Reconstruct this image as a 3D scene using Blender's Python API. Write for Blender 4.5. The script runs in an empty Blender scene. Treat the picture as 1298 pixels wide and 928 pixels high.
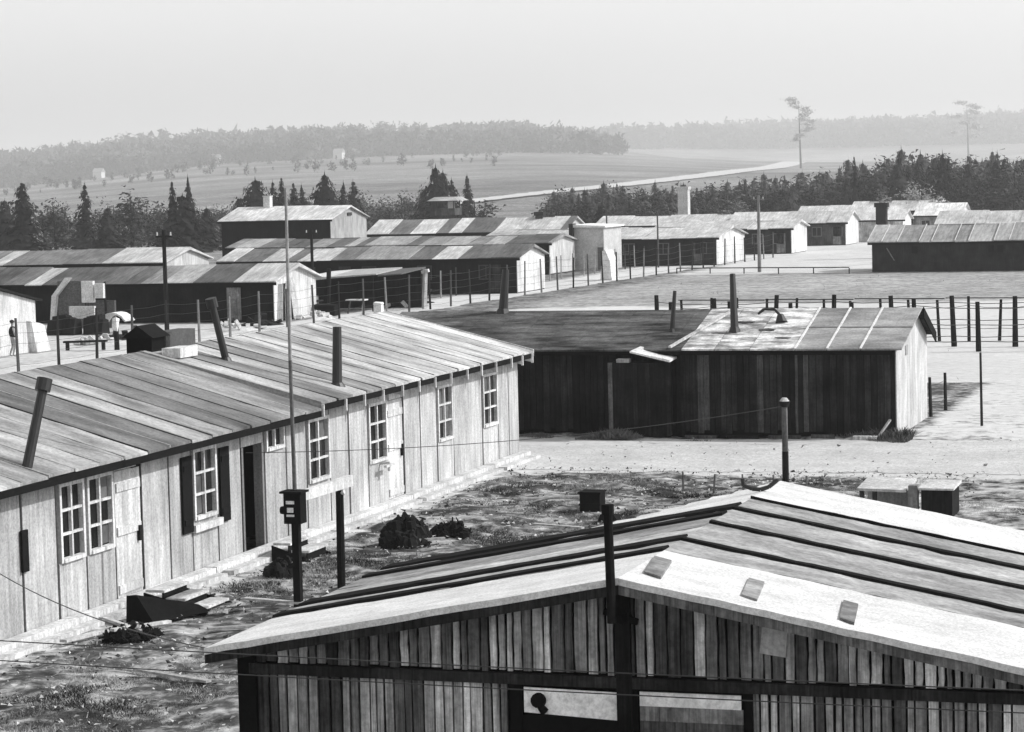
import bpy, math, random
import numpy as np
from mathutils import Matrix, Vector

random.seed(7)
rng = np.random.default_rng(11)
scene = bpy.context.scene
col = scene.collection

# ------------------------------------------------------------------ camera
F_PX, YAW, PITCH, ROLL = 3160.3, 0.31247, 0.074398, 0.02405
CAM = Vector((0, 0, 8.0))
fw = Vector((-math.sin(YAW) * math.cos(PITCH), math.cos(YAW) * math.cos(PITCH), -math.sin(PITCH)))
rt = Vector((math.cos(YAW), math.sin(YAW), 0))
up = rt.cross(fw)
cr, sr = math.cos(ROLL), math.sin(ROLL)
rt2 = rt * cr - up * sr
up2 = rt * sr + up * cr
cd = bpy.data.cameras.new('camera')
cam = bpy.data.objects.new('camera', cd)
col.objects.link(cam)
cam.matrix_world = Matrix(((rt2.x, up2.x, -fw.x, CAM.x), (rt2.y, up2.y, -fw.y, CAM.y),
                           (rt2.z, up2.z, -fw.z, CAM.z), (0, 0, 0, 1)))
cd.sensor_fit = 'HORIZONTAL'; cd.sensor_width = 36
cd.lens = F_PX / 1298 * 36
cd.clip_start = 0.5; cd.clip_end = 16000
scene.camera = cam

# ------------------------------------------------------------------ sky, sun, exposure (black-and-white film, blue sensitive)
SUN_AZ = Vector((0.94, 0.34, 0)).normalized()      # horizontal direction towards the sun
SUN_EL = math.radians(37)
world = bpy.data.worlds.new('World'); scene.world = world; world.use_nodes = True
wn = world.node_tree; wn.nodes.clear()
sky = wn.nodes.new('ShaderNodeTexSky'); sky.sky_type = 'NISHITA'; sky.sun_disc = False
sky.sun_elevation = SUN_EL
sky.sun_rotation = math.atan2(SUN_AZ.x, SUN_AZ.y)
sky.dust_density = 1.6; sky.air_density = 1.0; sky.ozone_density = 1.0
sep = wn.nodes.new('ShaderNodeSeparateColor')
comb = wn.nodes.new('ShaderNodeMath'); comb.operation = 'MULTIPLY_ADD'
comb.inputs[1].default_value = 0.75
m2 = wn.nodes.new('ShaderNodeMath'); m2.operation = 'MULTIPLY'; m2.inputs[1].default_value = 0.25
bg = wn.nodes.new('ShaderNodeBackground'); bg.inputs['Strength'].default_value = 0.15
wo = wn.nodes.new('ShaderNodeOutputWorld')
wn.links.new(sky.outputs[0], sep.inputs[0])
wn.links.new(sep.outputs[1], m2.inputs[0])
wn.links.new(sep.outputs[2], comb.inputs[0])
wn.links.new(m2.outputs[0], comb.inputs[2])
wn.links.new(comb.outputs[0], bg.inputs['Color'])
wn.links.new(bg.outputs[0], wo.inputs['Surface'])

sl = bpy.data.lights.new('sun', 'SUN'); sl.energy = 2.6; sl.angle = math.radians(0.6)
sun = bpy.data.objects.new('sun', sl); col.objects.link(sun)
sd = Vector((SUN_AZ.x * math.cos(SUN_EL), SUN_AZ.y * math.cos(SUN_EL), math.sin(SUN_EL)))
sun.rotation_euler = sd.to_track_quat('Z', 'Y').to_euler()
sun.location = (0, 0, 60)

vs = scene.view_settings
vs.view_transform = 'Standard'; vs.look = 'None'; vs.gamma = 1; vs.use_curve_mapping = False
vs.exposure = 0.52
scene.render.engine = 'CYCLES'
scene.cycles.max_bounces = 6
scene.cycles.volume_bounces = 1
scene.cycles.use_denoising = True

# ------------------------------------------------------------------ materials
MATS = {}
def gmat(name, scale=(1, 1, 1), lo=0.75, hi=1.2, rough=0.9, s2=0.35, lo2=0.85, hi2=1.12, bump=0.25, detail=6, spec=0.05, s2v=(1, 1, 1), contrast=(0.3, 0.7), bdist=0.02, grain=14):
    """grey surface: the object's own colour times two layers of noise, with fine relief"""
    m = bpy.data.materials.new(name); m.use_nodes = True
    nt = m.node_tree; N = nt.nodes; L = nt.links
    b = N['Principled BSDF']; b.inputs['Roughness'].default_value = rough
    b.inputs['Specular IOR Level'].default_value = spec
    tc = N.new('ShaderNodeTexCoord'); oi = N.new('ShaderNodeObjectInfo')
    off = N.new('ShaderNodeVectorMath'); off.operation = 'SCALE'; off.inputs[0].default_value = (37.1, 51.7, 23.3)
    L.new(oi.outputs['Random'], off.inputs['Scale'])
    add = N.new('ShaderNodeVectorMath'); add.operation = 'ADD'
    L.new(tc.outputs['Object'], add.inputs[0]); L.new(off.outputs[0], add.inputs[1])
    mp = N.new('ShaderNodeMapping'); mp.inputs['Scale'].default_value = scale
    L.new(add.outputs[0], mp.inputs['Vector'])
    n1 = N.new('ShaderNodeTexNoise'); n1.inputs['Scale'].default_value = 1; n1.inputs['Detail'].default_value = detail
    n1.inputs['Roughness'].default_value = 0.65
    L.new(mp.outputs[0], n1.inputs['Vector'])
    r1 = N.new('ShaderNodeMapRange'); r1.inputs['From Min'].default_value = contrast[0]; r1.inputs['From Max'].default_value = contrast[1]
    r1.inputs['To Min'].default_value = lo; r1.inputs['To Max'].default_value = hi
    L.new(n1.outputs['Fac'], r1.inputs['Value'])
    n2 = N.new('ShaderNodeTexNoise'); n2.inputs['Scale'].default_value = s2; n2.inputs['Detail'].default_value = 6; n2.inputs['Roughness'].default_value = 0.62
    mp2 = N.new('ShaderNodeMapping'); mp2.inputs['Scale'].default_value = s2v
    L.new(tc.outputs['Object'], mp2.inputs['Vector']); L.new(mp2.outputs[0], n2.inputs['Vector'])
    r2 = N.new('ShaderNodeMapRange'); r2.inputs['From Min'].default_value = 0.35; r2.inputs['From Max'].default_value = 0.65
    r2.inputs['To Min'].default_value = lo2; r2.inputs['To Max'].default_value = hi2
    L.new(n2.outputs['Fac'], r2.inputs['Value'])
    mu = N.new('ShaderNodeMath'); mu.operation = 'MULTIPLY'
    L.new(r1.outputs[0], mu.inputs[0]); L.new(r2.outputs[0], mu.inputs[1])
    if grain:
        n3 = N.new('ShaderNodeTexNoise'); n3.inputs['Scale'].default_value = grain; n3.inputs['Detail'].default_value = 3; n3.inputs['Roughness'].default_value = 0.7
        L.new(add.outputs[0], n3.inputs['Vector'])
        r3 = N.new('ShaderNodeMapRange'); r3.inputs['From Min'].default_value = 0.32; r3.inputs['From Max'].default_value = 0.62
        r3.inputs['To Min'].default_value = 0.72; r3.inputs['To Max'].default_value = 1.1; L.new(n3.outputs['Fac'], r3.inputs['Value'])
        mu0 = mu; mu = N.new('ShaderNodeMath'); mu.operation = 'MULTIPLY'; L.new(mu0.outputs[0], mu.inputs[0]); L.new(r3.outputs[0], mu.inputs[1])
    mx = N.new('ShaderNodeVectorMath'); mx.operation = 'SCALE'
    L.new(oi.outputs['Color'], mx.inputs[0]); L.new(mu.outputs[0], mx.inputs['Scale'])
    L.new(mx.outputs[0], b.inputs['Base Color'])
    if bump:
        bp = N.new('ShaderNodeBump'); bp.inputs['Strength'].default_value = bump; bp.inputs['Distance'].default_value = bdist
        L.new(n1.outputs['Fac'], bp.inputs['Height']); L.new(bp.outputs[0], b.inputs['Normal'])
    MATS[name] = m
    return m

gmat('painted_panel', (9, 9, 0.6), 0.6, 1.15, 0.85, 1.2, 0.76, 1.12, 0.3, s2v=(1, 1, 0.45), grain=20)
gmat('white_felt', (2.2, 3.6, 1.0), 0.8, 1.06, 0.95, 1.3, 0.84, 1.05, 0.6, s2v=(0.6, 1.4, 1), detail=9, bdist=0.03, grain=34)
gmat('rough_plank', (30, 30, 1.0), 0.35, 1.5, 0.9, 1.6, 0.5, 1.35, 0.5, s2v=(1.5, 1.5, 0.8), detail=9)
gmat('dark_plank', (16, 16, 0.9), 0.5, 1.6, 0.9, 1.0, 0.5, 1.5, 0.4)  # tar on the shed; on far barracks its black carries painted shade
gmat('roof_felt', (1.1, 2.6, 1.0), 0.7, 1.16, 0.95, 1.0, 0.46, 1.2, 0.4, s2v=(0.32, 1.0, 0.3), detail=10)
gmat('old_felt', (2.2, 3.6, 2.0), 0.66, 1.2, 0.95, 1.6, 0.62, 1.2, 0.6, s2v=(0.5, 1.3, 1), detail=9, bdist=0.03)
gmat('roof_felt_cross', (5.0, 0.7, 1.2), 0.6, 1.2, 0.95, 0.5, 0.7, 1.15, 0.3)
gmat('roof_ragged', (0.9, 2.6, 2.2), 0.35, 1.25, 0.95, 3.0, 0.75, 1.2, 0.5, contrast=(0.4, 0.58), detail=9)
gmat('roof_tar', (2.2, 4.5, 2.0), 0.55, 1.4, 0.95, 1.0, 0.35, 2.4, 0.5, s2v=(0.45, 2.2, 1.0), detail=9)
gmat('plain', (4, 4, 4), 0.82, 1.1, 0.9, 1.2, 0.88, 1.08, 0.15)
gmat('sheet_metal', (6, 6, 2), 0.7, 1.2, 0.5, 1.5, 0.8, 1.1, 0.1, spec=0.5)
gmat('glass', (2, 2, 2), 0.8, 1.2, 0.12, 1.0, 0.6, 1.4, 0.0, spec=0.25, grain=0)
gmat('sand', (6, 6, 6), 0.8, 1.12, 1.0, 0.45, 0.86, 1.08, 0.6, detail=8, bdist=0.04)
gmat('foliage', (1.4, 1.4, 1.4), 0.55, 1.5, 1.0, 0.4, 0.75, 1.25, 0.0, grain=0)
gmat('far_foliage', (.035, .035, .05), 0.25, 1.9, 1.0, 0.006, 0.6, 1.4, 0.0, contrast=(0.36, 0.64), grain=0)
gmat('bark', (9, 9, 1), 0.6, 1.3, 1.0, 1.0, 0.8, 1.2, 0.4)
gmat('cloth', (10, 10, 10), 0.8, 1.15, 1.0, 2.0, 0.85, 1.1, 0.1)
gmat('brick', (7, 7, 14), 0.6, 1.25, 0.95, 0.8, 0.8, 1.15, 0.4)

def setc(o, g):
    if g < .06: g *= .6
    o.color = (g, g, g, 1)

# ------------------------------------------------------------------ object helpers
ORG = {}
def empty(name, loc):
    o = bpy.data.objects.new(name, None); o.empty_display_size = 0.3
    o.location = loc; col.objects.link(o); ORG[o.name] = Vector(loc)
    return o
def tag(o, label=None, cat=None, group=None, kind=None):
    if label: o['label'] = label
    if cat: o['category'] = cat
    if group: o['group'] = group
    if kind: o['kind'] = kind
    return o

class MB:
    """collects shapes given in world coordinates; build() links them as one mesh object"""
    def __init__(s): s.v = []; s.f = []
    def poly(s, pts):
        n = len(s.v); s.v += [tuple(p) for p in pts]; s.f.append(tuple(range(n, n + len(pts)))); return s
    def hexa(s, b, t):                                  # four bottom corners, four top corners
        n = len(s.v); s.v += [tuple(p) for p in b] + [tuple(p) for p in t]
        s.f += [(n+3, n+2, n+1, n), (n+4, n+5, n+6, n+7)] + [(n+i, n+(i+1) % 4, n+4+(i+1) % 4, n+4+i) for i in range(4)]
        return s
    def box(s, x0, y0, z0, x1, y1, z1):
        return s.hexa([(x0, y0, z0), (x1, y0, z0), (x1, y1, z0), (x0, y1, z0)], [(x0, y0, z1), (x1, y0, z1), (x1, y1, z1), (x0, y1, z1)])
    def prism(s, pts, d):                               # polygon extruded by the vector d
        n = len(s.v); k = len(pts); d = Vector(d)
        s.v += [tuple(p) for p in pts] + [tuple(Vector(p) + d) for p in pts]
        s.f += [tuple(range(n + k - 1, n - 1, -1)), tuple(range(n + k, n + 2 * k))]
        s.f += [(n+i, n+(i+1) % k, n+k+(i+1) % k, n+k+i) for i in range(k)]
        return s
    def tube(s, p0, p1, r0, r1=None, k=8):
        r1 = r0 if r1 is None else r1
        p0 = Vector(p0); p1 = Vector(p1); d = (p1 - p0)
        if d.length < 1e-6: return s
        d.normalize(); a = d.orthogonal().normalized(); b = d.cross(a)
        n = len(s.v)
        for p, r in ((p0, r0), (p1, r1)):
            for i in range(k):
                t = 2 * math.pi * i / k
                s.v.append(tuple(p + a * (r * math.cos(t)) + b * (r * math.sin(t))))
        s.f += [(n+i, n+(i+1) % k, n+k+(i+1) % k, n+k+i) for i in range(k)]
        s.f += [tuple(range(n + k - 1, n - 1, -1)), tuple(range(n + k, n + 2 * k))]
        return s
    def bar(s, p0, p1, w, h):                           # squared bar between two points
        p0 = Vector(p0); p1 = Vector(p1); d = (p1 - p0).normalized()
        a = d.cross(Vector((0, 0, 1)))
        if a.length < 1e-3: a = Vector((1, 0, 0))
        a.normalize(); b = a.cross(d)
        c = [a * (sx * w / 2) + b * (sy * h / 2) for sx, sy in ((-1, -1), (1, -1), (1, 1), (-1, 1))]
        return s.hexa([p0 + q for q in c], [p1 + q for q in c])
    def build(s, name, mat, parent=None, g=0.5, smooth=False):
        o0 = Vector((0, 0, 0)); p = parent
        while p is not None:
            o0 = o0 + Vector(p.location); p = p.parent
        me = bpy.data.meshes.new(name)
        me.from_pydata([(x - o0.x, y - o0.y, z - o0.z) for x, y, z in s.v], [], s.f)
        me.materials.append(MATS[mat] if isinstance(mat, str) else mat)
        if smooth:
            me.polygons.foreach_set('use_smooth', [True] * len(me.polygons))
        me.update()
        o = bpy.data.objects.new(name, me); col.objects.link(o); o.parent = parent
        setc(o, g)
        return o
def thing(name, mb, mat, g, label, cat, group=None, at=None, smooth=False):
    """a thing that is one mesh, with its origin at its base"""
    if at is None:
        xs = [p[0] for p in mb.v]; ys = [p[1] for p in mb.v]; zs = [p[2] for p in mb.v]
        at = ((min(xs) + max(xs)) / 2, (min(ys) + max(ys)) / 2, min(zs))
    mb.v = [(x - at[0], y - at[1], z - at[2]) for x, y, z in mb.v]
    o = mb.build(name, mat, None, g, smooth); o.location = at
    return tag(o, label, cat, group)
U = random.uniform

# ------------------------------------------------------------------ terrain
def sstep(t):
    t = np.clip(t, 0, 1); return t * t * (3 - 2 * t)
def vnoise(x, y, seed=0):
    """cheap smooth noise from summed sines"""
    r = np.random.default_rng(seed); o = np.zeros_like(x, dtype=float)
    for k in range(7):
        a = r.uniform(0, 6.28); fq = r.uniform(0.5, 1.6); ph = r.uniform(0, 6.28)
        o += np.sin((x * math.cos(a) + y * math.sin(a)) * fq + ph)
    return o / 3.6
def terrain(x, y):
    x = np.asarray(x, float); y = np.asarray(y, float)
    u = -math.sin(YAW) * x + math.cos(YAW) * y
    s = math.cos(YAW) * x + math.sin(YAW) * y
    a = s / np.maximum(u, 50)
    right = sstep((a + 0.01) / 0.14)
    left = sstep((-a - 0.10) / 0.12)
    A = 20 * (1 - right) + 12 * right - 9 * left
    v = np.where(u > 300, 300 + (u - 300) / 3, u)          # the slopes begin beyond 300 m
    t = np.clip((v - 300) / 900, 0, 3.2)
    t = np.where(t < 0.12, t * t / 0.24, t - 0.06)
    z = A * np.minimum(t, 1.0)
    z += (13 * (1 - right)) * sstep((v - 1180) / 500) + 34 * right * sstep((v - 1500) / 1100)
    z += sstep((v - 420) / 500) * 2.2 * vnoise(x / 240, y / 240, 3)
    z += sstep((v - 1100) / 400) * 4.0 * vnoise(x / 640, y / 640, 5)
    k = u / np.maximum(v, 1)
    return np.where(u > 300, 8 + (z - 8) * k, z)
def sandmask(x, y):
    """how sandy the ground is, 0 grass .. 1 bare sand"""
    x = np.asarray(x, float); y = np.asarray(y, float)
    w = 0.8 * vnoise(x / 2.1, y / 2.1, 8) + 0.5 * vnoise(x / 0.8, y / 0.8, 9)
    def band(v, lo, hi, e): return sstep((v - lo) / e + 0.5) * (1 - sstep((v - hi) / e + 0.5))
    m = 0.34 + 0 * x
    m = np.maximum(m, 0.98 * band(y + w * 0.5, 64.6, 74.2, 1.6) * band(x, -24, 300, 2))
    m = np.maximum(m, 0.7 * band(x + 0.25 * w, -22.2, -20.7, 0.8) * band(y, 34, 69, 2))
    m = np.maximum(m, 0.5 * band(x, -10.5, 60, 1.5) * band(y, 50, 66, 2))
    m = np.maximum(m, 0.86 * band(y, 74, 99, 3) * band(x, -11.8, 60, 1))
    m = np.maximum(m, 0.88 * band(y + .4 * w, 94, 153, 1.5) * band(x + 2 * w, -37, 80, 5))
    m = np.maximum(m, 0.50 * band(y + .4 * w, 150, 196, 3) * band(x, -50, 80, 5))
    m = np.maximum(m, 0.92 * band(y + 3 * w, 128, 150, 6) * band(x + 2 * w, -48, -30, 4))
    m = np.maximum(m, 1.0 * band(x, -57.5, -53.4, 0.7) * band(y, 80, 360, 5))
    m = np.maximum(m, 0.95 * band(y + 0.5 * w, 197, 330, 3) * band(x + w, -50.5, -28, 3))
    m = np.maximum(m, 0.72 * band(y + w, 100, 136, 3) * band(x + w, -100, -56, 3))
    m = np.where(y > 320, np.minimum(m, 0.22), m)
    return np.clip(m, 0, 1)

def axis(segs):
    out = []
    for a, b, n in segs: out += list(np.linspace(a, b, n, endpoint=False))
    out.append(segs[-1][1]); return np.array(out)
gx = axis([(-5600, -600, 56), (-600, -120, 48), (-120, -60, 40), (-60, -26, 40), (-26, -3, 190), (-3, 40, 40), (40, 300, 26), (300, 3600, 30)])
gy = axis([(-250, 20, 14), (20, 31, 10), (31, 70, 290), (70, 130, 110), (130, 340, 110), (340, 1000, 90), (1000, 2600, 80), (2600, 9600, 90)])
GX, GY = np.meshgrid(gx, gy)
GZ = terrain(GX, GY)
SM = sandmask(GX, GY)
near = (1 - sstep((GY - 75) / 30))
amp = near * (1 - sstep((SM - 0.35) / 0.4))
GZ += amp * (0.05 * vnoise(GX / 0.42, GY / 0.42, 21) + 0.05 * vnoise(GX / 1.3, GY / 1.3, 22) + 0.035 * vnoise(GX / 0.17, GY / 0.17, 23)) - 0.02
nx, ny = len(gx), len(gy)
co = np.stack([GX, GY, GZ], -1).reshape(-1, 3)
idx = np.arange(nx * ny).reshape(ny, nx)
quads = np.stack([idx[:-1, :-1], idx[:-1, 1:], idx[1:, 1:], idx[1:, :-1]], -1).reshape(-1, 4)
def np_mesh(name, co, faces, mat, smooth=False):
    me = bpy.data.meshes.new(name); k = faces.shape[1]
    me.vertices.add(len(co)); me.vertices.foreach_set('co', np.ascontiguousarray(co, dtype=np.float32).ravel())
    me.loops.add(faces.size); me.loops.foreach_set('vertex_index', faces.astype(np.int32).ravel())
    me.polygons.add(len(faces)); me.polygons.foreach_set('loop_start', np.arange(0, faces.size, k, dtype=np.int32))
    me.polygons.foreach_set('loop_total', np.full(len(faces), k, dtype=np.int32))
    if smooth: me.polygons.foreach_set('use_smooth', np.ones(len(faces), dtype=bool))
    me.materials.append(mat); me.update(calc_edges=True); me.validate()
    return me

def ground_material():
    m = bpy.data.materials.new('dry_grass_ground'); m.use_nodes = True
    nt = m.node_tree; N = nt.nodes; L = nt.links
    b = N['Principled BSDF']; b.inputs['Roughness'].default_value = 1; b.inputs['Specular IOR Level'].default_value = 0.1
    at = N.new('ShaderNodeAttribute'); at.attribute_name = 'sandy'
    tc = N.new('ShaderNodeTexCoord')
    def noise(sc, det=6, rgh=0.65):
        n = N.new('ShaderNodeTexNoise'); n.inputs['Scale'].default_value = sc; n.inputs['Detail'].default_value = det
        n.inputs['Roughness'].default_value = rgh; L.new(tc.outputs['Object'], n.inputs['Vector']); return n.outputs['Fac']
    def mr(v, a, b_, c, d):
        n = N.new('ShaderNodeMapRange'); n.inputs[1].default_value = a; n.inputs[2].default_value = b_
        n.inputs[3].default_value = c; n.inputs[4].default_value = d; L.new(v, n.inputs[0]); return n.outputs[0]
    def mth(op, a, c):
        n = N.new('ShaderNodeMath'); n.operation = op
        for i, v in enumerate((a, c)):
            if isinstance(v, (int, float)): n.inputs[i].default_value = v
            else: L.new(v, n.inputs[i])
        return n.outputs[0]
    fine = noise(2.2); mid = noise(0.55); big = noise(0.045, 5); huge = noise(0.004, 8)
    # threshold the sand mask with noise so that its edges break up
    rg = N.new('ShaderNodeAttribute'); rg.attribute_name = 'rough'
    br = mth('ADD', mr(fine, 0.3, 0.7, -0.24, 0.24), mr(mid, 0.3, 0.7, -0.22, 0.22))
    k = mth('ADD', at.outputs['Fac'], mth('MULTIPLY', br, rg.outputs['Fac']))
    fac = mr(k, 0.3, 0.8, 0.0, 1.0)
    grass = mth('MULTIPLY', mr(fine, 0.32, 0.68, 0.05, 0.22), mr(mid, 0.38, 0.62, 0.4, 1.7))
    grass = mth('MULTIPLY', grass, mr(big, 0.35, 0.65, 0.75, 1.3))
    grass = mth('MULTIPLY', grass, mr(huge, 0.36, 0.64, 0.45, 1.75))
    sand = mth('MULTIPLY', mr(fine, 0.3, 0.7, 0.44, 0.6), mr(big, 0.3, 0.7, 0.85, 1.15))
    mx = N.new('ShaderNodeMix'); mx.data_type = 'FLOAT'
    L.new(fac, mx.inputs[0]); L.new(grass, mx.inputs[2]); L.new(sand, mx.inputs[3])
    L.new(mx.outputs[0], b.inputs['Base Color'])
    bp = N.new('ShaderNodeBump'); bp.inputs['Strength'].default_value = 0.6; bp.inputs['Distance'].default_value = 0.06
    L.new(fine, bp.inputs['Height']); L.new(bp.outputs[0], b.inputs['Normal'])
    return m
me = np_mesh('ground', co, quads, ground_material(), True)
ra = me.attributes.new('rough', 'FLOAT', 'POINT'); ra.data.foreach_set('value', (1 - .8 * sstep((GY - 78) / 30)).ravel().astype(np.float32))
av = me.attributes.new('sandy', 'FLOAT', 'POINT'); av.data.foreach_set('value', SM.ravel().astype(np.float32))
ground = bpy.data.objects.new('ground', me); col.objects.link(ground); tag(ground, kind='structure')

# roads: ragged-edged sheets of pale sand
def strip(name, pts, wid, g, lift, n=120, wob=0.35, seed=1):
    pts = np.array(pts, float); d = np.r_[0, np.cumsum(np.linalg.norm(np.diff(pts, axis=0), axis=1))]
    t = np.linspace(0, d[-1], n)
    x = np.interp(t, d, pts[:, 0]); y = np.interp(t, d, pts[:, 1]); w = np.interp(t, d, np.array(wid, float))
    tx = np.gradient(x); ty = np.gradient(y); l = np.hypot(tx, ty); nxn, nyn = -ty / l, tx / l
    r = np.random.default_rng(seed); cols = 9
    V = []
    for j in range(cols):
        s = j / (cols - 1) - 0.5
        e = wob * (r.normal(0, 0.5, n) + vnoise(t * 0.9, t * 0 + j, seed)) if j in (0, cols - 1) else 0
        X = x + nxn * (s * w + e); Y = y + nyn * (s * w + e)
        V.append(np.stack([X, Y, terrain(X, Y) + lift], -1))
    V = np.stack(V, 1).reshape(-1, 3); id_ = np.arange(n * cols).reshape(n, cols)
    q = np.stack([id_[:-1, :-1], id_[:-1, 1:], id_[1:, 1:], id_[1:, :-1]], -1).reshape(-1, 4)
    o = bpy.data.objects.new(name, np_mesh(name, V, q, MATS['sand'])); col.objects.link(o); setc(o, g)
    return tag(o, kind='structure')
strip('main_road', [(-23.5, 68.6), (-14, 69.0), (-8, 70.2), (0, 71), (30, 72)], [6.4, 6.6, 8.6, 9.4, 10], 0.54, -0.011, 260, 0.22, 2)
strip('camp_road', [(-55.6, 88), (-55.0, 130), (-54.0, 165), (-53.2, 200), (-51.5, 240), (-50, 330)], [3.6, 3.4, 3.2, 3.4, 4, 4], 0.62, -0.009, 300, 0.2, 3)
strip('camp_yard', [(-49, 203), (-41, 201.5), (-34.5, 200)], [3, 7, 6], 0.58, -0.002, 90, 0.4, 4)
strip('gate_road', [(-43, 204), (-40.5, 225), (-39, 262), (-38, 330)], [8, 11, 9, 8], 0.58, -0.006, 160, 0.4, 6)
hr = [(-162, 445), (-166, 490), (-167, 550), (-168.5, 626), (-176, 746), (-192, 880), (-208, 991), (-250, 1250)]
hk = [(lambda v: (300 + (v - 300) * 3) / v)(-math.sin(YAW) * x + math.cos(YAW) * y) for x, y in hr]
strip('hill_road', [(x * k, y * k) for (x, y), k in zip(hr, hk)], [10, 12, 14, 17, 21, 25, 28, 31], 0.55, 0.7, 240, 0.8, 5)

# ------------------------------------------------------------------ the long pale barrack on the left
BX, RX, EX = -21.9, -26.0, -21.5          # wall plane, ridge, eave tip
def make_long_barrack():
    t = empty('long_barrack', (-26, 51.5, 0))
    tag(t, 'long pale panelled timber barrack with shuttered window and open doorway on the left', 'barrack')
    bnd = [35, 36.1, 37.2, 38.2, 39.2, 40.5, 41.6, 42.8, 44.0, 45.2, 46.25, 47.5, 48.75, 50.0, 51.2, 52.4,
           53.8, 55.0, 56.25, 57.6, 58.8, 60.0, 61.25, 62.55, 63.75, 65.0, 66.4, 67.4, 68.35]
    win = {40.5, 41.6, 46.25, 52.4, 56.25, 61.25, 65.0}; doors = {42.8, 57.6}
    core = MB(); core.box(-29.98, 35.05, 0.05, BX - 1.2, 68.25, 2.75)
    core.build('inner_wall', 'plain', t, 0.02)
    g = MB(); g.prism([(-30.05, 68.25, 0.1), (BX - .03, 68.25, 0.1), (BX - .03, 68.25, 2.95), (RX, 68.25, 4.0), (-30.05, 68.25, 2.95)], (0, 0.12, 0))
    g.build('gable_wall', 'painted_panel', t, 0.45)
    g = MB(); g.prism([(-30.05, 34.9, 0.1), (BX - .03, 34.9, 0.1), (BX - .03, 34.9, 2.72), (RX, 34.9, 3.8), (-30.05, 34.9, 2.72)], (0, 0.12, 0))
    g.build('gable_wall', 'painted_panel', t, 0.45)
    MB().box(-30.2, 35, 0.1, -30.0, 68.25, 2.8).build('rear_wall', 'painted_panel', t, 0.4)
    def window(y0, y1, z0, z1, cols, rows):
        f = MB(); x0, x1 = BX - 0.07, BX + 0.035; fr = 0.075
        f.box(x0, y0, z0, x1, y0 + fr, z1); f.box(x0, y1 - fr, z0, x1, y1, z1)
        f.box(x0, y0 + fr, z0, x1 + 0.03, y1 - fr, z0 + fr); f.box(x0, y0 + fr, z1 - fr, x1, y1 - fr, z1)
        W = (y1 - y0 - 2 * fr) / cols; H = (z1 - z0 - 2 * fr) / rows
        for c in range(1, cols):
            yy = y0 + fr + c * W; f.box(x0 + .02, yy - .028, z0 + fr, x1 - .02, yy + .028, z1 - fr)
        for r in range(1, rows):
            zz = z0 + fr + r * H; f.box(x0 + .024, y0 + fr, zz - .024, x1 - .024, y1 - fr, zz + .024)
        w = f.build('window', 'painted_panel', t, 0.72)
        for c in range(cols):
            for r in range(rows):
                p = MB(); a = y0 + fr + c * W; q = z0 + fr + r * H
                p.box(BX - .066, a + .03, q + .026, BX - .058, a + W - .03, q + H - .026)
                p.build('pane', 'glass', w, random.choice([0.015, 0.02, 0.03, 0.12, 0.02]))
    for i in range(len(bnd) - 1):
        a, b = bnd[i] + U(.018, .05), bnd[i + 1] - U(.018, .05)
        top = 2.80 if bnd[i] < 52.3 else 3.02
        g0 = U(0.42, 0.53) + (0.05 if bnd[i] > 52 else 0)
        jx = U(-0.012, 0.012)
        p = MB(); x0, x1 = BX - 0.10 + jx, BX + jx
        if bnd[i] in win:
            p.box(x0, a, 0.12, x1, b, 1.18); p.build('wall_panel', 'painted_panel', t, g0)
            MB().box(x0, a, 2.66, x1, b, top).build('head_panel', 'painted_panel', t, g0 * U(.9, 1.1))
            window(a + .03, b - .03, 1.183, 2.657, 2, 3)
        elif bnd[i] in doors:
            p.box(x0, a, 2.62, x1, b, top); p.build('wall_panel', 'painted_panel', t, g0)
            d = MB(); d.box(x0 + .02, a + .02, 0.15, x1 - 0.02, b - .02, 2.60)
            for z in (0.22, 1.35, 2.2): d.box(x1 - .019, a + .06, z, x1 + 0.012, b - .06, z + 0.17)
            dd = d.build('door', 'painted_panel', t, 0.66)
            MB().box(x1 - .017, b - .2, 1.15, x1 + .05, b - .12, 1.45).build('handle', 'plain', dd, 0.03)
            MB().box(x1 - .02, a + .05, 2.632, x1 + .05, b - .3, 2.78).build('door_head', 'painted_panel', t, 0.75)
        elif bnd[i] == 48.75:
            p.box(x0, a, 2.42, x1, b, top); p.build('wall_panel', 'painted_panel', t, g0 + .1)
            j = MB(); j.box(x0 - .1, a, 0.12, x1 + .01, a + .09, 2.417); j.box(x0 - .1, b - .09, .12, x1 + .01, b, 2.417)
            j.build('door_frame', 'painted_panel', t, 0.25)
        elif bnd[i] == 50.0:
            p.box(x0, a, 0.12, x1, b, 2.18); p.build('wall_panel', 'painted_panel', t, g0)
            window(a + .05, b - .05, 2.19, 2.72, 2, 1)
        else:
            p.box(x0, a, 0.12, x1, b, top); p.build('wall_panel', 'painted_panel', t, g0)
        # narrow dark cover strip in the joint
        if i:
            MB().box(BX - .09, bnd[i] - 0.02, 0.14, BX - .025, bnd[i] + 0.02, top - .02).build('joint_strip', 'plain', t, 0.04)
        # stray notches and vents
    MB().box(BX - .01, 43.55, 2.60 - .0, BX + .03, 43.9, 2.66).build('vent', 'plain', t, 0.02)
    MB().box(BX + .014, 39.1, 1.25, BX + .06, 39.32, 2.0).build('hatch', 'plain', t, 0.02)
    # shutters folded flat beside the window
    for a, b in ((45.72, 46.18), (47.56, 48.02)):
        s = MB(); s.box(BX + .016, a, 0.98, BX + .06, b, 2.55); s.box(BX + .06, a + .04, 1.15, BX + .08, b - .04, 1.27); s.box(BX + .06, a + .04, 2.25, BX + .08, b - .04, 2.37)
        s.build('shutter', 'plain', t, 0.018)
    MB().box(BX + .014, 46.2, 0.95, BX + .1, 47.55, 1.10).build('window_sill', 'painted_panel', t, 0.7)
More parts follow.
